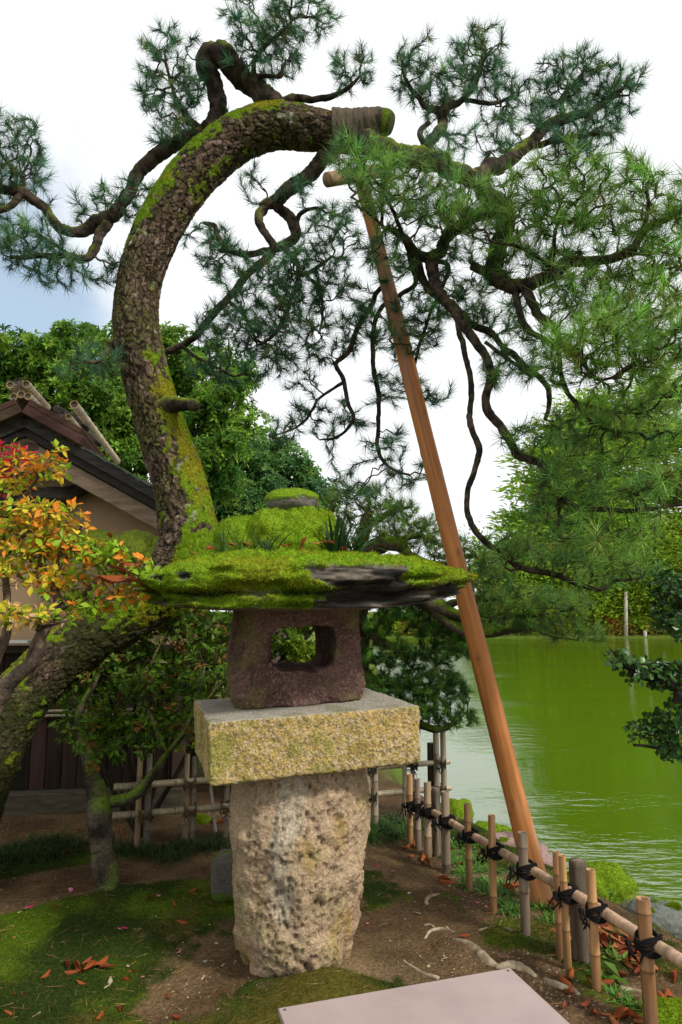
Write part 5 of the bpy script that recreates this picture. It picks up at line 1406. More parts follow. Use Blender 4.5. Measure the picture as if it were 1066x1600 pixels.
# ------------------------------------------------------------------ leaves that can be told apart
def leaf_mesh(name, cols, mat, width=0.5, fold=0.12, curl=0.12, obov=0.55, rng=RNG):
    t = np.array([0.0, 0.06, 0.25, 0.45, 0.65, 0.85, 1.0])
    w = np.array([0.02, 0.03, 0.5, 0.9, 1.0, 0.62, 0.02]) if obov > 0.5 else np.array([0.02, 0.04, 0.62, 1.0, 0.95, 0.55, 0.02])
    V = []; C = []
    for k_, (a, b) in enumerate(zip(t, w)):
        z = -curl * a * a
        for s in (-1, 0, 1):
            V.append([a, s * b * width / 2, z + abs(s) * fold * b * width])
            C.append(mixc(cols[0], cols[1], np.clip(a * 0.8 + 0.2 * abs(s), 0, 1)))
    F = [[3 * k_ + s, 3 * k_ + 3 + s, 3 * k_ + 4 + s, 3 * k_ + 1 + s] for k_ in range(6) for s in (0, 1)]
    me = MB().add(V, np.array(F)[:, ::-1], np.array(C)).mesh(name); me.materials.append(mat)
    return me
def leaf_parts(root, name, P, D, N, L, meshes, pick, cap, mat):
    """the leaves that show largest as parts of their own, the rest joined"""
    d = np.linalg.norm(P - [0, 0, EYE], axis=1)
    cam_ = np.array([[CP * 0 + (v[0]) / (v[1] * CP + (v[2] - EYE) * SP), ((v[2] - EYE) * CP - v[1] * SP) / (v[1] * CP + (v[2] - EYE) * SP)] for v in P]) * FPX + [533, 0]
    vis = (cam_[:, 0] > -10) & (cam_[:, 0] < 1076) & (800 - cam_[:, 1] > 0) & (800 - cam_[:, 1] < 1600)
    o = np.argsort(-(L / d) * vis)
    for i in o[:cap]:
        inst(name, meshes[pick[i]], frame_matrix(P[i], D[i], N[i], L[i]), root)
    return o[cap:]

# azalea turning colour, front left
az = thing('azalea_shrub', 'azalea shrub turning orange, red and yellow in front of the tea house', 'shrub', (-1.75, 2.95, gzp(-1.75, 2.95)))
azl = [[(-90, 1480, 3.0, 60), (-60, 1330, 3.0, 44), (-40, 1200, 2.98, 36), (-8, 1100, 2.95, 30), (20, 1062, 2.93, 24), (52, 1030, 2.92, 20), (66, 1000, 2.92, 15), (62, 970, 2.9, 8)],
       [(-20, 1120, 2.96, 24), (-10, 1040, 3.0, 18), (8, 990, 3.0, 14), (12, 930, 3.0, 12), (5, 860, 3.0, 9), (15, 790, 3.0, 6), (25, 730, 3.0, 4)],
       [(40, 1042, 2.93, 18), (80, 960, 2.97, 16), (92, 950, 2.98, 14), (80, 905, 3.0, 12), (68, 870, 3.0, 9), (95, 850, 3.0, 6), (110, 825, 3.0, 4)],
       [(92, 952, 2.98, 10), (122, 935, 2.98, 8), (150, 910, 2.97, 6), (180, 890, 2.96, 4)],
       [(80, 908, 3.0, 8), (98, 862, 2.97, 6), (118, 838, 2.96, 5), (128, 820, 2.95, 3)],
       [(8, 870, 3.0, 7), (40, 835, 2.95, 5), (70, 815, 2.92, 3)], [(14, 800, 3.0, 6), (50, 760, 2.95, 4), (80, 720, 2.92, 3)], [(60, 985, 2.9, 7), (85, 975, 2.86, 5), (105, 970, 2.84, 3)]]
azp = [(10, 715, 45, 28, 3.0, .10, 1.0), (60, 730, 45, 26, 2.95, .10, .9), (20, 755, 40, 18, 3.0, .10, .9), (85, 700, 22, 10, 2.94, .06, .7), (20, 820, 45, 26, 2.97, .12, 1.0), (75, 815, 42, 26, 2.94, .12, 1.0), (50, 860, 60, 24, 2.98, .12, 1.0), (110, 850, 38, 24, 2.96, .1, .9), (20, 900, 40, 24, 2.98, .1, .8), (160, 875, 50, 26, 2.95, .1, 1.0), (120, 905, 45, 20, 2.98, .1, .9), (190, 905, 28, 18, 2.94, .08, .8), (60, 965, 50, 18, 2.86, .1, 1.1), (15, 960, 30, 20, 2.9, .1, .9), (-30, 840, 40, 60, 3.0, .12, .8), (128, 830, 20, 14, 2.94, .06, .7), (195, 925, 40, 22, 2.95, .08, 1.0), (140, 945, 50, 26, 2.98, .08, .9), (215, 890, 30, 20, 2.94, .07, .8), (90, 905, 45, 28, 2.95, .1, .9), (40, 800, 50, 22, 2.95, .1, .9), (105, 800, 30, 18, 2.94, .08, .7)]
P, D, lab, rng = leafy(az, azl, azp, 0.035, 0.024, 0.026, 0.0013, 22, every=3, bark=((0.06, 0.045, 0.035), (0.17, 0.125, 0.09)), jit=0.5)
p, ld, ln, idx = whorls(P, D, 4, rng, 0.30, 0.9)
L = rng.uniform(0.030, 0.054, len(p))
ORANGE = leaf_mesh('leaf', ([0.78, 0.36, 0.04], [0.78, 0.20, 0.02]), M['leaf']); YEL = leaf_mesh('leaf', ([0.55, 0.58, 0.05], [0.75, 0.48, 0.04]), M['leaf']); GRN = leaf_mesh('leaf', ([0.22, 0.42, 0.02], [0.34, 0.46, 0.03]), M['leaf'])
RED = leaf_mesh('leaf', ([0.70, 0.02, 0.05], [0.75, 0.04, 0.12]), M['leaf']); PINK = leaf_mesh('leaf', ([0.75, 0.52, 0.30], [0.75, 0.38, 0.26]), M['leaf'])
meshes = [ORANGE, YEL, GRN, RED, PINK]
lb = lab[idx]; u = (rng.random(len(P))[idx] * 0.7 + 0.3 * rng.random(len(p)))
pick = np.where(u < 0.36, 0, np.where(u < 0.68, 1, np.where(u < 0.95, 2, 4)))
pick = np.where((lb == 0) & (u < 0.62), 3, pick); pick = np.where((lb == 2) & (u < 0.3), 3, pick)
pick = np.where(np.isin(lb, [9, 10, 11, 16, 17, 18]) & (u > 0.30), 2, pick); pick = np.where(np.isin(lb, [12, 13, 8]) & (u < 0.35), 4, pick); pick = np.where((lb == 8) & (u > 0.9), 3, pick)
rest = leaf_parts(az, 'leaf', p, ld, ln, L, meshes, pick, 300, M['leaf'])
cols = np.array([[0.75, 0.28, 0.03], [0.64, 0.53, 0.045], [0.26, 0.42, 0.025], [0.70, 0.03, 0.07], [0.72, 0.45, 0.28]])
mb = MB(); leaf_quads(mb, p[rest], ld[rest], ln[rest], L[rest], L[rest] * 0.5, vary(cols[pick[rest]], len(rest), 0.15, rng), 0.15)
mb.build('foliage', M['leaf'], az, kind='stuff', smooth=False)
print('azalea leaves', len(p))

# glossy dark branches from the right
gb = thing('camellia_shrub', 'glossy dark green shrub reaching in over the water from the right', 'shrub', (2.2, 3.3, gzp(2.2, 3.3)))
gbl = [[(1270, 1480, 3.4, 70), (1230, 1300, 3.4, 60), (1180, 1160, 3.35, 46), (1130, 1090, 3.3, 34), (1085, 1068, 3.25, 22), (1056, 1072, 3.22, 18), (1030, 1062, 3.2, 13), (1000, 1055, 3.18, 9), (965, 1030, 3.15, 5)],
       [(1058, 1075, 3.22, 12), (1056, 1092, 3.2, 11), (1052, 1100, 3.2, 7)],
       [(1180, 1165, 3.35, 28), (1120, 1180, 3.3, 16), (1070, 1172, 3.25, 10), (1030, 1168, 3.22, 6), (990, 1164, 3.2, 4)],
       [(1130, 1090, 3.3, 24), (1110, 1020, 3.3, 16), (1085, 975, 3.28, 10), (1060, 940, 3.25, 6)]]
gbp = [(1050, 965, 26, 36, 3.27, .12, 1.2), (1040, 920, 20, 28, 3.25, .10, 1.0), (1075, 940, 30, 50, 3.28, .12, 1.2), (965, 1028, 24, 14, 3.15, .08, 1.2), (1000, 1045, 34, 20, 3.18, .1, 1.4), (1045, 1050, 36, 22, 3.2, .1, 1.3), (1030, 1065, 26, 14, 3.2, .08, 1.0), (1010, 1145, 24, 16, 3.2, .08, 1.2), (1045, 1140, 34, 32, 3.22, .1, 1.5), (1055, 1170, 30, 20, 3.22, .1, 1.2), (1085, 1110, 34, 50, 3.28, .12, 1.2)]
P, D, lab, rng = leafy(gb, gbl, gbp, 0.036, 0.024, 0.026, 0.0014, 23, every=2, bark=((0.02, 0.017, 0.014), (0.06, 0.048, 0.038)), jit=0.5)
p, ld, ln, idx = whorls(P, D, 4, rng, 0.25, 0.5)
L = rng.uniform(0.026, 0.042, len(p))
GM = [leaf_mesh('leaf', (c_, np.array(c_) * 1.25), M['leaf_gloss'], 0.72, 0.08, 0.15, 0.6) for c_ in ([0.022, 0.062, 0.012], [0.035, 0.09, 0.016], [0.06, 0.13, 0.02])]
pick = rng.choice(3, len(p), p=[.45, .42, .13])
rest = leaf_parts(gb, 'leaf', p, ld, ln, L, GM, pick, 300, M['leaf_gloss'])
mb = MB(); leaf_quads(mb, p[rest], ld[rest], ln[rest], L[rest], L[rest] * 0.72, vary([0.03, 0.08, 0.015], len(rest), 0.3, rng), 0.12)
mb.build('foliage', M['leaf_gloss'], gb, kind='stuff', smooth=False)
print('camellia leaves', len(p))

# ------------------------------------------------------------------ the leaning support
sp0 = onG(850, 1412); sp0[2] -= 0.05
spt = at(566, 285, 4.30)
sup = thing('support_pole', 'tall orange-brown peeled log propping up the arch of the old pine', 'support pole', sp0)
ax = nrm(spt - sp0); Lp = np.linalg.norm(spt - sp0)
n_ = 220; t = np.linspace(0, 1, n_)
rad = np.interp(t, [0, 0.12, 0.5, 1], [0.068, 0.058, 0.054, 0.046])
seg = 40
z = t * Lp
bow = np.stack([0.012 * np.sin(t * 3.1), 0 * t, 0 * t], 1)
V, F, F3 = tube(np.stack([bow[:, 0], bow[:, 1], z], 1), rad, seg)
kn = np.zeros(len(V))
rngp = np.random.default_rng(3)
aang = np.arctan2(V[:, 1], V[:, 0])
for k_ in range(46):
    kz, ka = rngp.random() * Lp, rngp.uniform(-np.pi, np.pi)
    da = np.abs((aang - ka + np.pi) % (2 * np.pi) - np.pi)
    kn = np.maximum(kn, np.exp(-((V[:, 2] - kz) / 0.018) ** 2 - (da / 0.22) ** 2) * rngp.uniform(0.5, 1))
Nn = nrm(V * [1, 1, 0])
V = V + Nn * (0.005 * fbm(V * [9, 9, 1.5], 3, 2) + 0.004 * kn)[:, None]
c = mixc([0.47, 0.185, 0.05], [0.30, 0.105, 0.032], sstep(-0.3, 0.4, fbm(V * [16, 16, 0.8], 3, 4)))
c = mixc(c, [0.17, 0.065, 0.027], sstep(0.15, 0.5, fbm(V * [44, 44, 1.1], 4, 14)) * 0.75)
c = mixc(c, [0.50, 0.30, 0.15], sstep(0.2, 0.6, fbm(V * [12, 12, 2.2], 3, 24)) * 0.5)
c = mixc(c, [0.26, 0.19, 0.14], sstep(0.25, 0.6, fbm(V * [7, 7, 1.4], 3, 34)) * 0.45)
c = mixc(c, [0.12, 0.05, 0.025], kn * 0.8)
c = mixc(c, [0.25, 0.13, 0.06], sstep(0.5, 0.0, V[:, 2]) * 0.7)
c = mixc(c, [0.10, 0.05, 0.02], sstep(0.006, 0.002, np.abs(aang + 1.75 + 0.05 * fbm(V * [0, 0, 2], 2, 8)) * 0.08) * sstep(0.5, 1.0, V[:, 2]) * sstep(2.6, 2.0, V[:, 2]) * 0.9)
mb = MB().add(V, F, c); mb.f3.append(F3)
me = mb.mesh('pole'); me.materials.append(M['pole'])
rot = Vector(ax).to_track_quat('Z', 'Y').to_matrix().to_4x4()
inst('pole', me, Matrix.Translation(Vector(sp0)) @ rot, sup)
a, b = at(511, 281, 4.16), at(600, 266, 4.40)
mb = MB(); P_ = catmull([a, (a + b) / 2, b], 0.02); add_tube(mb, P_, np.full(len(P_), 0.048), 24, vary([0.27, 0.18, 0.10], len(P_), 0.08)); mb.build('crossbar', M['wood'], sup)

# ------------------------------------------------------------------ bamboo fences
BAM = [np.array([0.40, 0.215, 0.09]), np.array([0.34, 0.175, 0.075]), np.array([0.33, 0.235, 0.15]), np.array([0.25, 0.185, 0.13])]
def rope_tie(mb, c, dirp, dirr, rp, rr, rng, col=(0.014, 0.012, 0.012), r=0.0042, turns=4, tails=4):
    """cord lashed crosswise round post (dirp) and rail (dirr), with knot and loose ends"""
    out = nrm(np.cross(dirp, dirr)); out = out if out[1] < 0 else -out
    for s in (1, -1):
        t = np.linspace(0, 2 * np.pi * turns / 2, 26 * turns // 2)
        diag = nrm(dirr * s + dirp * 0.8)
        P_ = c + np.cos(t)[:, None] * diag * (rp + rr) * 0.92 + np.sin(t)[:, None] * out * (rp + rr * 1.15) + (np.linspace(-1, 1, len(t)) * 0.012)[:, None] * dirp
        V, F, _ = tube(P_, r, 6, False); mb.add(V, F, col)
    for h in (-0.006, 0.008):
        t = np.linspace(0, 2 * np.pi, 22)
        P_ = c - out * (rr) * -0.0 + np.cos(t)[:, None] * dirr * (rp + 0.006) + np.sin(t)[:, None] * out * (rp + 0.006) + dirp * h + out * rr * 0.9
        V, F, _ = tube(P_, r, 6, False); mb.add(V, F, col)
    k0 = c + out * (rp * 2 + rr * 0.9) - dirr * rp * 0.9
    V, F, d = blob(k0, (0.013, 0.013, 0.012), 5, 0.4, 8); mb.add(V, F, col)
    for q in range(tails):
        e = k0 + np.array([rng.normal() * 0.025, -abs(rng.normal()) * 0.012, -rng.uniform(0.03, 0.07)])
        P_ = catmull([k0, (k0 + e) / 2 + [rng.normal() * 0.015, -0.012, 0.006], e], 0.006)
        V, F, _ = tube(P_, np.linspace(r, r * 0.6, len(P_)), 5, False); mb.add(V, F, col)
low = thing('low_bamboo_fence', 'low bamboo fence of short posts and one rail tied with black cord beside the pond', 'bamboo fence', onG(800, 1445))
rngf = np.random.default_rng(14)
POSTS = [(641, 1210, 1317, 9.5, 0), (654, 1217, 1327, 10, 3), (669, 1222, 1338, 12, 2), (698, 1237, 1364, 13.5, 3), (734, 1256, 1391, 11, 0), (771, 1274, 1426, 12, 0), (822, 1301, 1463, 15.5, 3), (876, 1331, 1500, 12, 1), (888, 1337, 1514, 12, 0), (933, 1359, 1547, 15, 0), (1018, 1404, 1608, 22, 1)]
tops = []
for px, yt, yb, w, ci in POSTS:
    B = onG(px, yb); T = at(px, yt, B[1]); T[0] = B[0] + 0.004 * rngf.normal(); T[1] += 0.004
    r = w * scale_at(px, yb - 60, B[1]) / 2
    mb = MB(); bamboo_tube(mb, B - [0, 0, 0.06], T, r, BAM[ci] * rngf.uniform(0.9, 1.1), 0.20, rngf.random(), True, 18, BAM[ci] * 1.1, rngf)
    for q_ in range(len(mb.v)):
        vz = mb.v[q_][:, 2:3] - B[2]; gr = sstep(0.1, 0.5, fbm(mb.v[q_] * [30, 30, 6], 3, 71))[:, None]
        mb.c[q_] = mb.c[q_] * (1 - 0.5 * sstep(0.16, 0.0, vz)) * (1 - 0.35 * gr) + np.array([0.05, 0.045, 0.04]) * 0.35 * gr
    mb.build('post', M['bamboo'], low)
    tops.append((B, T, r))
for px, yt, yb, w in [(684, 1231, 1340, 13), (913, 1344, 1508, 27)]:
    B = onG(px, yb); B[1] += 0.03; T = at(px, yt, B[1]); T[0] = B[0]
    r = w * scale_at(px, yb - 60, B[1]) / 2
    P_ = np.linspace(B - [0, 0, 0.05], T, 24)
    V, F, F3 = tube(P_, np.concatenate([np.full(23, r), [r * 0.93]]), 22)
    V = V + (nrm(V - np.vstack([np.repeat(P_, 22, 0), P_[:1], P_[-1:]])) * (0.006 * fbm(V * [60, 60, 5], 3, 4))[:, None])
    c = mixc([0.085, 0.065, 0.045], [0.16, 0.13, 0.095], sstep(-0.3, 0.4, fbm(V * [50, 50, 5], 3, 7))); c[-1] = [0.2, 0.17, 0.12]
    mb = MB().add(V, F, c); mb.f3.append(F3); mb.build('wooden_post', M['wood'], low)
bx = np.array([b_ for b_, _, _ in tops])
pf = np.polyfit(bx[:, 0], bx[:, 1], 2)
def on_line(px, py, off=0.035):
    xs = np.linspace(0.4, 1.7, 3000); ys = np.polyval(pf, xs)
    X = xs + off * 0.92; Y_ = ys + off * 0.38
    z_ = np.array([0.3] * len(xs)); best = None
    for _ in range(3):
        dep = Y_ * CP + (z_ - EYE) * SP
        i = np.abs(533 + FPX * X / dep - px).argmin()
        p = at(px, py, Y_[i]); z_[:] = p[2]
    return np.array([X[i], Y_[i], p[2]])
RAIL = [on_line(px, py) for px, py in [(645, 1255), (683, 1272), (733, 1302), (798, 1339), (858, 1375), (913, 1406), (983, 1450), (1066, 1502), (1120, 1535)]]
Pr = catmull(RAIL, 0.02)
mb = MB()
Lr = np.concatenate([[0], np.cumsum(np.linalg.norm(np.diff(Pr, axis=0), axis=1))])
cr = np.interp(Lr, [0, Lr[-1]], [0.019, 0.0235])
nd = (np.abs(((Lr + 0.1) % 0.33) - 0.16) < 0.011)
c = np.array([0.44, 0.29, 0.185]) * (1 + 0.25 * fbm(np.stack([Lr * 6, 0 * Lr, 0 * Lr], 1), 3, 2))[:, None]; c[nd] *= 0.55
add_tube(mb, Pr, cr * np.where(nd, 1.08, 1.0), 20, c); mb.build('rail', M['bamboo'], low)
for i, (B, T, r) in enumerate(tops):
    j = np.abs(Pr[:, 0] - B[0] - 0.03).argmin()
    j = np.linalg.norm((Pr - B)[:, :2], axis=1).argmin()
    dr = nrm(Pr[min(j + 2, len(Pr) - 1)] - Pr[max(j - 2, 0)])
    cpt = Pr[j].copy()
    mid = (cpt + np.array([B[0], B[1], cpt[2]])) / 2
    if i in (7,): continue
    mb = MB(); rope_tie(mb, mid, UZ, dr, r * 1.05, cr[j], rngf, turns=6, tails=6, r=0.0048); mb.build('rope_tie', M['rope'], low)

hi = thing('bamboo_lattice_fence', 'taller bamboo fence with two rails and paired posts running behind the stone pillar', 'bamboo fence', G(450, 1290))
def fpost(px, yt, yb, Y, w, col, cap=True):
    T = at(px, yt, Y); B = T.copy(); B[2] = gzp(T[0], Y) - 0.06
    mb = MB(); bamboo_tube(mb, B, T, w * scale_at(px, yt, Y) / 2, np.array(col) * rngf.uniform(0.85, 1.1), 0.24, rngf.random(), True, 14, np.array(col), rngf)
    mb.build('post', M['bamboo'], hi); return B, T
GREY = (0.30, 0.235, 0.165); 
for px, yt, yb, Y, w, c_ in [(220, 1172, 1340, 4.66, 9, (0.28, 0.19, 0.10)), (234, 1178, 1345, 4.68, 10, (0.15, 0.13, 0.10)), (293, 1178, 1325, 4.80, 9, (0.26, 0.19, 0.11)), (304, 1182, 1330, 4.82, 8, (0.16, 0.13, 0.10)), (355, 1226, 1325, 4.95, 8, GREY),
                             (574, 1196, 1275, 5.24, 11, GREY), (586, 1198, 1275, 5.25, 10, GREY), (632, 1196, 1255, 5.36, 7, GREY), (643.5, 1118, 1255, 5.37, 7, GREY), (681, 1141, 1290, 5.46, 9.5, GREY), (692, 1139, 1290, 5.47, 9.5, GREY)]:
    fpost(px, yt, yb, Y, w, c_)
T = at(674, 1161, 5.52); B = T.copy(); B[2] = -0.25
mb = MB(); add_tube(mb, np.linspace(B, T, 10), np.full(10, 0.033), 14, (0.06, 0.05, 0.035)); mb.build('wooden_post', M['wood'], hi)
for rows, w in [(((178, 1230, 4.62), (300, 1221, 4.83), (450, 1212, 5.08), (590, 1205, 5.3), (702, 1190, 5.52)), 9.5), (((176, 1275, 4.62), (300, 1266, 4.83), (450, 1256, 5.08), (590, 1244, 5.3), (704, 1231, 5.52)), 9.5)]:
    a, b = at(*rows[0]), at(*rows[-1])
    pts = np.array([at(*r_) for r_ in rows])
    mb = MB(); bamboo_tube(mb, a, b, w * 0.0047 / 2, (0.33, 0.27, 0.17), 0.28, 0.3, True, 14, (0.33, 0.26, 0.16), rngf); mb.build('rail', M['bamboo'], hi)
    d = nrm(b - a)
    for px, Y in [(227, 4.68), (298, 4.82), (355, 4.95), (580, 5.26), (643, 5.38), (687, 5.48)]:
        tpar = (px - rows[0][0]) / (rows[-1][0] - rows[0][0])
        tt_ = np.linspace(0, 1, 400); pp = a + (b - a) * tt_[:, None]
        dep = pp[:, 1] * CP + (pp[:, 2] - EYE) * SP
        j = np.abs(533 + FPX * pp[:, 0] / dep - px).argmin()
        mb = MB(); rope_tie(mb, pp[j] - [0, 0.02, 0], UZ, d, 0.034, 0.022, rngf, (0.10, 0.07, 0.03) if px < 400 else (0.022, 0.022, 0.014), 0.0035, 4, 4); mb.build('rope_tie', M['rope'], hi)
a, b = at(329, 1228, 4.9), at(337, 1300, 4.85)
mb = MB(); bamboo_tube(mb, b, a, 0.012, (0.3, 0.26, 0.2), 0.3, 0.2, True, 10, (0.3, 0.2, 0.1), rngf); mb.build('brace', M['bamboo'], hi)

# ------------------------------------------------------------------ information panel at the front
pz = 0.70
def on_z(px, py, z): return G(px, py, z)
TL, TR = on_z(435, 1575, pz), on_z(797, 1512, pz)
e1 = nrm(TR - TL); e2 = np.cross(UZ, e1)
wd = np.linalg.norm(TR - TL); hd = 0.42
pc = (TL + TR) / 2 - e2 * hd / 2
sgn = thing('sign_panel', 'blank brownish-pink metal panel on legs standing before the lantern', 'sign panel', (pc[0], pc[1], gzp(pc[0], pc[1])))
mb = MB(); add_box(mb, pc - UZ * 0.006, [e1, e2, UZ], (wd / 2, hd / 2, 0.006), (0.34, 0.26, 0.245), 0.0012); mb.build('panel', M['board'], sgn, smooth=False)
for s in (-1, 1):
    q = pc + e1 * s * (wd / 2 - 0.09) - e2 * 0.06
    mb = MB(); add_tube(mb, [[q[0], q[1], -0.05], [q[0], q[1], pz - 0.0125]], 0.022, 14, (0.10, 0.08, 0.07)); mb.build('leg', M['metal'], sgn)
for (u, v) in ((TR, 1), (TL, -1)):
    q = u - e1 * v * 0.012 - e2 * 0.012
    mb = MB(); add_tube(mb, [q - UZ * 0.004, q + UZ * 0.0012], 0.0032, 10, (0.06, 0.045, 0.04)); mb.build('screw', M['metal'], sgn)

# ------------------------------------------------------------------ rocks by the water
def rock(label, px, py, z, r, seed, col, mossy, amp=0.3, sq=2.4, bias=0.0):
    c0 = G(px, py, z)
    V, F, d = blob(c0, r, seed, amp, 44, sq)
    V = V + d * (0.03 * r[0] / 0.2 * (np.abs(fbm(V * 9, 3, seed)) - 0.2))[:, None]
    ms = sstep(0.1, 0.4, mossy * (d[:, 2] * 0.9 + 0.35) + 0.5 * fbm(V * 7, 3, seed + 3) - 0.25 + bias)
    if mossy <= 0: ms = ms * 0
    o = MB().add(V, F, mixc(mixc(col, np.array(col) * 0.55, sstep(-0.2, 0.5, fbm(V * 10, 3, 8))), MOSS * 0.85, ms)).build('rock', M['rock'])
    tag(o, label, 'rock', 'rocks along the near shore')
    if mossy > 0:
        P, N_ = scatter(V, tris_of(np.zeros((0, 3), int), F), int(26000 * r[0]), ms)
        D = nrm(N_ * 0.7 + 0.6 * RNG.normal(size=P.shape)); mb = MB()
        blades(mb, P - D * 0.003, D, RNG.uniform(0.008, 0.018, len(P)), 0.0045, vary(mixc(MOSS, MOSS_Y, 0.5 * RNG.random(len(P))), len(P), 0.3)); mb.build('moss', M['moss'], o, kind='stuff')
rock('steep rock coated in bright green moss behind the thick wooden post', 938, 1395, -0.14, (0.20, 0.16, 0.17), 3, [0.16, 0.15, 0.12], 1.2, 0.3)
rock('smooth grey boulder at the water edge right of the mossy rock', 1030, 1443, -0.16, (0.16, 0.14, 0.10), 5, [0.15, 0.16, 0.14], 0.35, 0.25, 2.6, -0.1)
rock('flat reddish rock behind the leaning pole foot', 795, 1335, -0.12, (0.26, 0.22, 0.10), 7, [0.30, 0.20, 0.18], 0.25, 0.25, 3.2, -0.1)
rock('moss-edged ledge of rock left of the leaning pole foot', 770, 1315, -0.2, (0.22, 0.2, 0.10), 8, [0.22, 0.17, 0.15], 0.9, 0.25, 2.8)
rock('golden mossy rock behind the low fence posts', 712, 1278, -0.18, (0.14, 0.12, 0.14), 9, [0.2, 0.17, 0.12], 1.1)
rock('small mossy rock seen under the lattice fence rail', 597, 1252, -0.2, (0.16, 0.13, 0.16), 11, [0.2, 0.18, 0.14], 1.1)
rock('rounded mossy stone lying at the foot of the lattice fence in the shade', 315, 1290, -0.02, (0.07, 0.06, 0.07), 13, [0.2, 0.19, 0.15], 1.0)
rock('low mossy stone half hidden by the last bamboo post', 1050, 1592, 0.0, (0.11, 0.08, 0.05), 15, [0.12, 0.11, 0.09], 1.2)

# squat dark stone with a hollow top, left of the pillar
b = onG(350, 1408)
V, F, d = blob(b + [0.02, 0.05, 0.105], (0.095, 0.09, 0.12), 17, 0.12, 40, 4.0)
o = MB().add(V, F, mixc([0.11, 0.10, 0.085], MOSS_D * 1.6, sstep(-0.1, 0.3, fbm(V * 8, 3, 4)))).build('stone_stump', M['rock'])
tag(o, 'squat dark stone standing on the moss close left of the pillar', 'stone')
mb = MB(); t = np.linspace(0, 2 * np.pi, 40); add_tube(mb, np.stack([b[0] + 0.02 + 0.05 * np.cos(t), b[1] + 0.05 + 0.045 * np.sin(t), np.full(40, b[2] + 0.222) + 0.004 * np.sin(3 * t)], 1), 0.012, 8, (0.12, 0.115, 0.09)); mb.build('rim', M['rock'], o)

# ------------------------------------------------------------------ exposed roots
def root_(label, rows, col=((0.20, 0.155, 0.10), (0.36, 0.29, 0.20))):
    pts = []
    for px, py, w in rows:
        p = onG(px, py); r = w * scale_at(px, py, p[1]) / 2
        pts.append([p[0], p[1], p[2] - 0.25 * r, r])
    a = catmull(np.array(pts), 0.012); P_, r_ = a[:, :3], a[:, 3]
    P_ = P_ + 0.35 * r_[:, None] * np.stack([fbm(P_ * 18, 2, k_) for k_ in (1, 2, 3)], 1)
    V, F, F3 = tube(P_, r_ * (1 + 0.25 * fbm(P_ * 30, 2, 5)), 12)
    V[:, 2] -= 0
    mb = MB().add(V, F, mixc(col[0], col[1], sstep(-0.3, 0.4, fbm(V * 22, 3, 5)))); mb.f3.append(F3)
    tag(mb.build('exposed_root', M['wood']), label, 'root', 'roots on the bare soil')
root_('thick pale root running to the corner of the blank panel', [(706, 1468, 5), (728, 1473, 12), (742, 1482, 18), (760, 1499, 17), (778, 1510, 9)])
root_('pale root just beyond the corner of the blank panel', [(775, 1511, 9), (800, 1509, 17), (820, 1515, 17), (838, 1527, 9)])
root_('tan root in the gravel below the paired bamboo posts', [(848, 1529, 5), (866, 1538, 13), (890, 1547, 14), (905, 1555, 7)])
root_('thin forked root left of the thick pale root', [(664, 1467, 4), (672, 1456, 6), (690, 1452, 7), (710, 1457, 4)])
root_('slender pale root beside the moss under the fence', [(748, 1454, 4), (768, 1450, 7), (785, 1451, 7), (802, 1456, 9), (812, 1457, 5)])
root_('short crooked root stub in the middle of the bare path', [(667, 1414, 5), (666, 1406, 8), (675, 1400, 8), (688, 1398, 6)])
root_('long thin root left of the panel edge', [(630, 1500, 4), (645, 1511, 5), (662, 1521, 6), (686, 1529, 6)])
root_('grey root winding through the leaves by the last bamboo post', [(956, 1541, 5), (972, 1545, 10), (992, 1548, 9), (1015, 1556, 7)])
root_('tiny looped root above the forked root', [(663, 1446, 3), (672, 1445, 5), (682, 1452, 3)])

# ------------------------------------------------------------------ grasses and weeds
def grass(label, spots, n, L, W, col, seed, name='mondo_grass', droop=0.7, spread=0.7, each=None):
    rng = np.random.default_rng(seed)
    mb = MB()
    for px, py, rx in spots:
        c = onG(px, py); s = scale_at(px, py, c[1])
        k = n
        P = np.stack([c[0] + rng.normal(size=k) * rx * s * 0.5, c[1] + rng.normal(size=k) * rx * s * 0.35, np.zeros(k)], 1)
        P[:, 2] = gz(P[:, 0], P[:, 1]) - 0.005
        D = nrm(np.array([0, 0, 1.0]) + spread * rng.normal(size=P.shape) * [1, 1, 0])
        strap(mb, P, D, L * rng.uniform(0.6, 1.2, k), W * rng.uniform(0.7, 1.3, k), vary(col, k, 0.3, rng), droop)
    return mb
mb = grass('', [(x_, y_, 26) for x_, y_ in [(10, 1345), (40, 1345), (70, 1340), (95, 1335), (30, 1330), (60, 1325), (-10, 1340), (115, 1322), (85, 1320)]], 130, 0.26, 0.006, [0.05, 0.085, 0.025], 2)
tag(mb.build('mondo_grass', M['leaf'], kind='stuff'), 'dark dwarf grass along the foot of the tea house', 'grass')
mb = grass('', [(x_, y_, 22) for x_, y_ in [(200, 1330), (225, 1338), (250, 1335), (275, 1335), (285, 1330), (190, 1335), (265, 1345), (320, 1325), (340, 1325)]], 110, 0.25, 0.006, [0.055, 0.09, 0.028], 3)
tag(mb.build('mondo_grass', M['leaf'], kind='stuff'), 'dark dwarf grass round the left feet of the lattice fence', 'grass')
mb = grass('', [(x_, y_, 20) for x_, y_ in [(585, 1305), (600, 1300), (615, 1310), (630, 1305), (645, 1300), (590, 1290), (612, 1288), (635, 1285), (660, 1290), (580, 1312)]], 110, 0.24, 0.006, [0.055, 0.115, 0.022], 4)
tag(mb.build('mondo_grass', M['leaf'], kind='stuff'), 'green dwarf grass between the pillar and the low fence', 'grass')
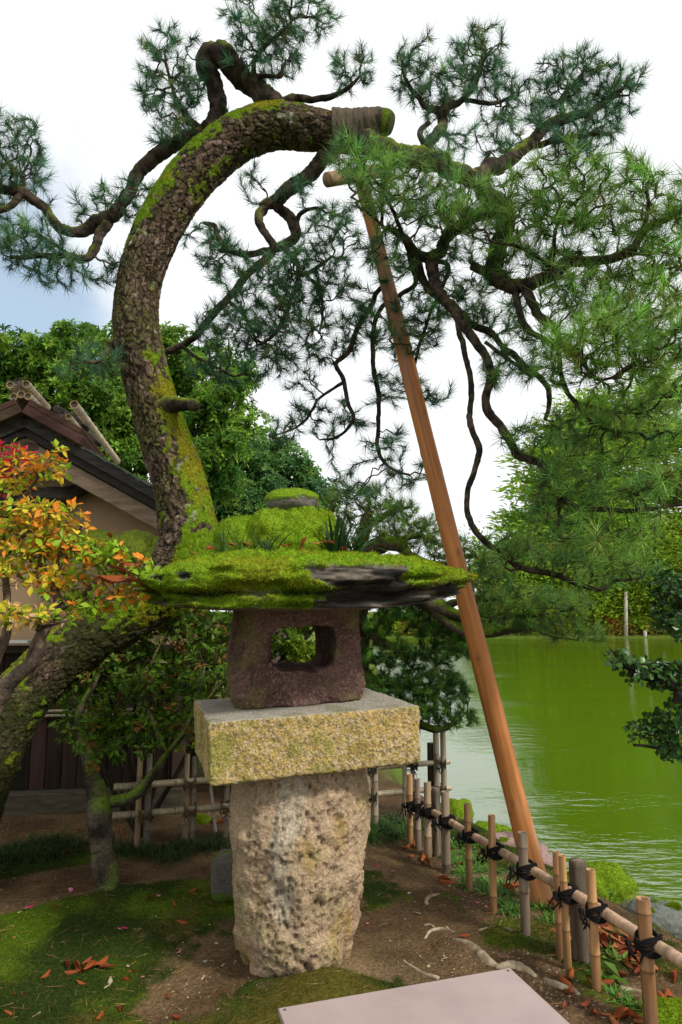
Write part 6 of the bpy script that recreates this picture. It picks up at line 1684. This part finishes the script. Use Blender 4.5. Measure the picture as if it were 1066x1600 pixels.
mb = grass('', [(x_, y_, 14) for x_, y_ in [(705, 1340), (715, 1350), (725, 1365), (745, 1360), (755, 1380), (740, 1345), (760, 1395), (785, 1395), (700, 1325), (730, 1385), (790, 1410), (800, 1425), (850, 1420), (780, 1385), (712, 1322), (728, 1335), (742, 1322), (758, 1350), (770, 1362), (860, 1440), (905, 1440), (965, 1560), (985, 1575)]], 95, 0.10, 0.009, [0.11, 0.24, 0.035], 5, spread=1.0, droop=0.5)
tag(mb.build('weeds', M['leaf'], kind='stuff'), 'bright green weeds growing under the low bamboo fence', 'weeds')
def leafy_weed(label, px, py, n, L, seed, col):
    rng = np.random.default_rng(seed)
    c = onG(px, py); root = thing('weed', label, 'weed', c)
    mb = MB(); P = np.tile(c, (n, 1)) + rng.normal(size=(n, 3)) * [0.02, 0.02, 0]; D = nrm(rng.normal(size=(n, 3)) * [1, 1, 0.3] + [0, 0, 0.7])
    leaf_quads(mb, P + D * 0.01, D, np.tile([0, 0, 1.0], (n, 1)) + 0.2 * rng.normal(size=(n, 3)), L * rng.uniform(0.6, 1.2, n), L * 0.45, vary(col, n, 0.2, rng)); mb.build('leaf', M['leaf'], root, kind='stuff', smooth=False)
leafy_weed('broad-leaved green weed at the foot of the bamboo post nearest the thick wooden post', 948, 1530, 14, 0.085, 3, [0.12, 0.24, 0.03])
leafy_weed('broad-leaved green weed sprouting beyond the rail near the leaf drift', 958, 1500, 12, 0.06, 4, [0.14, 0.26, 0.04])
leafy_weed('tiny green weed between the paired posts and the wooden post', 902, 1505, 8, 0.05, 5, [0.12, 0.24, 0.03])
leafy_weed('small green tuft on top of the mossy shore rock', 958, 1408, 9, 0.05, 6, [0.12, 0.24, 0.03])

# plants on the lantern roof
def roof_plant(label, px, py, Y, n, L, W, seed, col, spread=0.6, droop=0.45):
    rng = np.random.default_rng(seed)
    c = at(px, py, Y)
    if py > 830 and py < 890:
        h = bv.ray_cast(Vector((c[0], c[1], 4)), Vector((0, 0, -1)))
        if h[0]: c[2] = h[0].z
    root = thing('strap_leaf_plant', label, 'plant', c, 'plants growing on the lantern roof')
    for k in range(n):
        mb = MB(); P = c[None] + rng.normal(size=(1, 3)) * [0.015, 0.015, 0.002]; D = nrm(np.array([[0, 0, 1.0]]) + spread * rng.normal(size=(1, 3)) * [1, 0.8, 0.1])
        strap(mb, P, D, L * rng.uniform(0.55, 1.15, 1), W * rng.uniform(0.8, 1.2, 1), vary(col, 1, 0.2, rng), droop * rng.uniform(0.5, 1.3), 6)
        mb.build('leaf', M['leaf'], root)
GRS = [0.07, 0.145, 0.03]; DRK = [0.028, 0.062, 0.018]
from mathutils.bvhtree import BVHTree
bv = BVHTree.FromPolygons([Vector(v) for v in RW], [list(map(int, f)) for f in RF])
roof_plant('pale strap-leaved plant at the base of the pine trunk on the lantern roof', 350, 858, 3.18, 20, 0.20, 0.013, 1, GRS)
roof_plant('grassy plant with one tall upright blade left of the finial', 376, 856, 3.22, 14, 0.27, 0.011, 2, GRS, 0.4, 0.25)
roof_plant('dark strap-leaved plant in front of the finial mound', 420, 862, 3.14, 16, 0.19, 0.016, 3, [0.045, 0.10, 0.035], 0.65)
roof_plant('small spreading strap-leaved plant just left of the finial mound', 396, 858, 3.2, 9, 0.13, 0.012, 4, GRS, 0.9)
roof_plant('large dark strap-leaved clump right of the finial', 530, 860, 3.3, 40, 0.36, 0.022, 5, DRK, 0.5, 0.4)
roof_plant('bright strap-leaved clump behind the right shoulder of the finial', 556, 850, 3.4, 30, 0.31, 0.020, 6, [0.05, 0.12, 0.03], 0.7, 0.5)
roof_plant('few long drooping blades hanging over the right edge of the roof slab', 602, 902, 3.0, 5, 0.13, 0.008, 7, [0.10, 0.18, 0.03], 1.0, 0.8)
roof_plant('thin grass tuft beside the mossy cap of the finial', 413, 800, 3.55, 6, 0.09, 0.006, 8, GRS, 0.7)
roof_plant('pair of little green blades on the front edge of the roof slab', 446, 925, 2.83, 3, 0.06, 0.008, 9, [0.10, 0.22, 0.04], 0.8)

# ------------------------------------------------------------------ fallen leaves and petals
def curled(seed, cols, curl=0.5, w=0.42):
    rng = np.random.default_rng(seed)
    t = np.linspace(0, 1, 9); s = np.linspace(-1, 1, 5)
    V = []; C = []
    for a in t:
        wd = w * (np.sin(np.pi * np.clip(a * 0.97 + 0.02, 0, 1)) ** 0.75)
        for b in s:
            ph = b * curl * (1.6 + 0.6 * np.sin(a * 5 + seed))
            R_ = 1.0
            V.append([a - 0.5 + 0.02 * rng.normal(), wd / 2 * math.sin(ph) / max(curl * 1.6, 0.3), wd * 0.45 * (1 - math.cos(ph)) + 0.12 * (a - 0.5) ** 2 * (1 if seed % 2 else -0.4) + 0.012 * rng.normal()])
            C.append(mixc(cols[0], cols[1], np.clip(abs(b) * 0.7 + 0.3 * rng.random(), 0, 1)))
    F = [[5 * i + j, 5 * i + 5 + j, 5 * i + 6 + j, 5 * i + 1 + j] for i in range(8) for j in range(4)]
    me = MB().add(V, np.array(F)[:, ::-1], np.array(C)).mesh('fallen_leaf'); me.materials.append(M['deadleaf']); return me
BROWN = [curled(1, ([0.28, 0.085, 0.035], [0.19, 0.05, 0.022]), 0.9), curled(2, ([0.38, 0.14, 0.05], [0.25, 0.07, 0.03]), 0.6), curled(3, ([0.24, 0.06, 0.03], [0.15, 0.035, 0.018]), 1.2), curled(4, ([0.42, 0.17, 0.06], [0.3, 0.10, 0.04]), 0.4)]
RUST = [curled(5, ([0.34, 0.09, 0.025], [0.20, 0.05, 0.015]), 0.9), curled(6, ([0.28, 0.07, 0.022], [0.17, 0.04, 0.014]), 1.2)]
PALEL = [curled(7, ([0.45, 0.38, 0.25], [0.34, 0.27, 0.17]), 0.5), curled(8, ([0.40, 0.36, 0.30], [0.32, 0.28, 0.22]), 0.3)]
MAG = [curled(9, ([0.42, 0.01, 0.09], [0.50, 0.03, 0.14]), 0.5, 0.7), curled(10, ([0.45, 0.10, 0.20], [0.55, 0.2, 0.28]), 0.5, 0.7)]
rngl = np.random.default_rng(44)
FALL = {}
def fallen(meshes, px, py, L, label, group, name='fallen_leaf', cat='leaf', lift=0.0, pos=None):
    p = onG(px, py) if pos is None else np.array(pos)
    d = nrm(rngl.normal(size=3) * [1, 1, 0.15]); nn = nrm(np.array([0, 0, 1.0]) + 0.35 * rngl.normal(size=3))
    if rngl.random() < 0.35: nn = -nn
    o = inst(name, meshes[rngl.integers(len(meshes))], frame_matrix(p + [0, 0, 0.006 + lift + (0.012 if nn[2] < 0 else 0)], d, nn, L))
    FALL.setdefault(group, []).append((p[0] / max(p[1], 0.1), label, o))
    return tag(o, label, cat, group)
for k_ in range(120):
    t_ = rngl.random(); px = 868 + 150 * rngl.random() ** 1.1; py = 1415 + (px - 868) * 0.62 + rngl.normal() * 22 + 20 * rngl.random()
    fallen(BROWN, px, py, rngl.uniform(0.07, 0.125), 'dry red-brown leaf in the leaf drift beyond the low bamboo rail', 'leaves in the drift beyond the low fence', lift=0.022 * rngl.random())
for k_ in range(26):
    px = rngl.uniform(880, 1060); py = 1520 + (px - 880) * 0.42 + rngl.uniform(-10, 55)
    fallen(RUST + BROWN[:2], px, py, rngl.uniform(0.05, 0.11), 'rusty dry leaf on the gravel below the low fence', 'leaves on the gravel below the low fence')
for px, py, L in [(636, 1325, .09), (652, 1322, .10), (662, 1343, .12), (668, 1350, .10), (703, 1381, .12), (693, 1376, .09), (705, 1330, .08), (720, 1352, .07), (795, 1393, .13), (805, 1388, .12), (726, 1466, .05), (642, 1340, .06), (1055, 1530, .11), (1040, 1555, .12), (1050, 1575, .13), (880, 1500, .07)]:
    fallen(RUST, px, py, L, 'curled brown leaf at the feet of the low fence', 'leaves at the feet of the low fence')
for px, py, L in [(106, 1512, .08), (124, 1517, .085), (142, 1519, .09), (158, 1513, .09), (170, 1521, .075), (114, 1523, .07), (135, 1509, .08)]:
    fallen(RUST + BROWN[:1], px, py, L, 'dry brown leaf in the small heap on the moss', 'leaves in the heap on the moss', lift=0.02 * rngl.random())
for px, py, L in [(235, 1408, .08), (270, 1416, .09), (96, 1338, .10), (105, 1336, .09), (255, 1452, .05), (208, 1523, .05), (263, 1561, .05), (155, 1592, .07), (275, 1594, .06), (70, 1528, .06), (185, 1582, .06), (128, 1541, .05), (300, 1395, .07), (285, 1445, .06), (125, 1300, .09), (190, 1302, .07), (335, 1285, .10), (345, 1287, .09), (12, 1590, .05), (196, 1535, .05), (60, 1380, .05), (85, 1420, .05), (310, 1432, .05)]:
    fallen(RUST, px, py, L, 'single rusty leaf scattered on the shaded moss', 'single leaves on the moss')
for px, py, L in [(652, 1428, .045), (695, 1500, .03), (630, 1415, .025), (785, 1444, .06), (820, 1440, .05), (700, 1452, .03), (172, 1538, .05), (125, 1441, .06), (200, 1515, .04), (95, 1482, .04), (56, 1590, .05), (168, 1545, .04), (640, 1400, .03), (735, 1498, .03)]:
    fallen(PALEL, px, py, L, 'pale bleached leaf lying on the ground', 'pale leaves on the ground')
for px, py, L in [(61, 1483, .03), (98, 1478, .022), (195, 1455, .036), (188, 1457, .03), (312, 1457, .035), (224, 1532, .04), (33, 1557, .04), (316, 1428, .025), (110, 1395, .03), (40, 1424, .05), (46, 1420, .04), (279, 1493, .03), (575, 1445, .02), (748, 1415, .03), (758, 1420, .025), (614, 1363, .03), (590, 1357, .03), (248, 1404, .03)]:
    fallen(MAG, px, py, L, 'magenta camellia petal lying on the ground', 'fallen petals', 'fallen_petal', 'petal')
# scraps of leaf litter
for k_ in range(110):
    px = rngl.uniform(0, 820); py = rngl.uniform(1350, 1598)
    if 350 < px < 575: continue
    p = onG(px, py)
    fallen(RUST + PALEL + BROWN, px, py, rngl.uniform(0.008, 0.024), 'tiny scrap of dry leaf on the moss and soil', 'scraps of leaf litter', 'leaf_scrap', 'leaf')
# leaves lying on the lantern roof and caught in the shrub
roof_leaves = [(303, 858, 3.1, .05), (330, 862, 3.05, .09), (342, 861, 3.05, .08), (360, 862, 3.05, .06), (383, 861, 3.1, .08), (395, 860, 3.1, .07), (443, 850, 3.15, .09), (452, 845, 3.2, .08), (475, 855, 3.1, .08), (500, 852, 3.1, .09), (512, 849, 3.12, .08), (490, 853, 3.1, .07), (538, 851, 3.15, .06), (552, 853, 3.15, .07)]
dg = bpy.context.evaluated_depsgraph_get(); dg.update()
def drop(x_, y_, z0=3.0):
    hit, loc, nn, _, ob, _ = S.ray_cast(bpy.context.evaluated_depsgraph_get(), Vector((x_, y_, z0)), Vector((0, 0, -1)))
    return np.array(loc) if hit else np.array([x_, y_, 1.8])
from mathutils.bvhtree import BVHTree
bv = BVHTree.FromPolygons([Vector(v) for v in RW], [list(map(int, f)) for f in RF])
for px, py, Y, L in roof_leaves:
    p = at(px, py, Y)
    h = bv.ray_cast(Vector((p[0], p[1], 4)), Vector((0, 0, -1)))
    z_ = h[0].z + 0.022 if h[0] else p[2]
    fallen(RUST + BROWN, 0, 0, L * rngl.uniform(0.5, 0.95), 'curled rust-red leaf lying on the mossy lantern roof', 'leaves on the lantern roof', lift=0.012, pos=(p[0], p[1], z_))
for px, py, Y, L in [(175, 905, 2.9, .13), (190, 895, 2.9, .13), (203, 885, 2.92, .11), (172, 840, 2.92, .09), (195, 912, 2.88, .12), (138, 880, 2.95, .09)]:
    fallen(RUST + BROWN[:1], 0, 0, L, 'big dead leaf caught in the azalea', 'dead leaves caught in the azalea', pos=at(px, py, Y))
ORD = 'first second third fourth fifth sixth seventh eighth ninth tenth eleventh twelfth thirteenth fourteenth fifteenth sixteenth seventeenth eighteenth nineteenth twentieth twenty-first twenty-second twenty-third twenty-fourth'.split()
for g_, items in FALL.items():
    if len(items) <= len(ORD):
        for i, (_, lb_, o) in enumerate(sorted(items, key=lambda a: a[0])):
            o['label'] = lb_ + ', ' + ORD[i] + ' from the left'
print('tris', sum(len(o.data.polygons) for o in S.objects if o.type == 'MESH'), 'objects', len(S.objects))
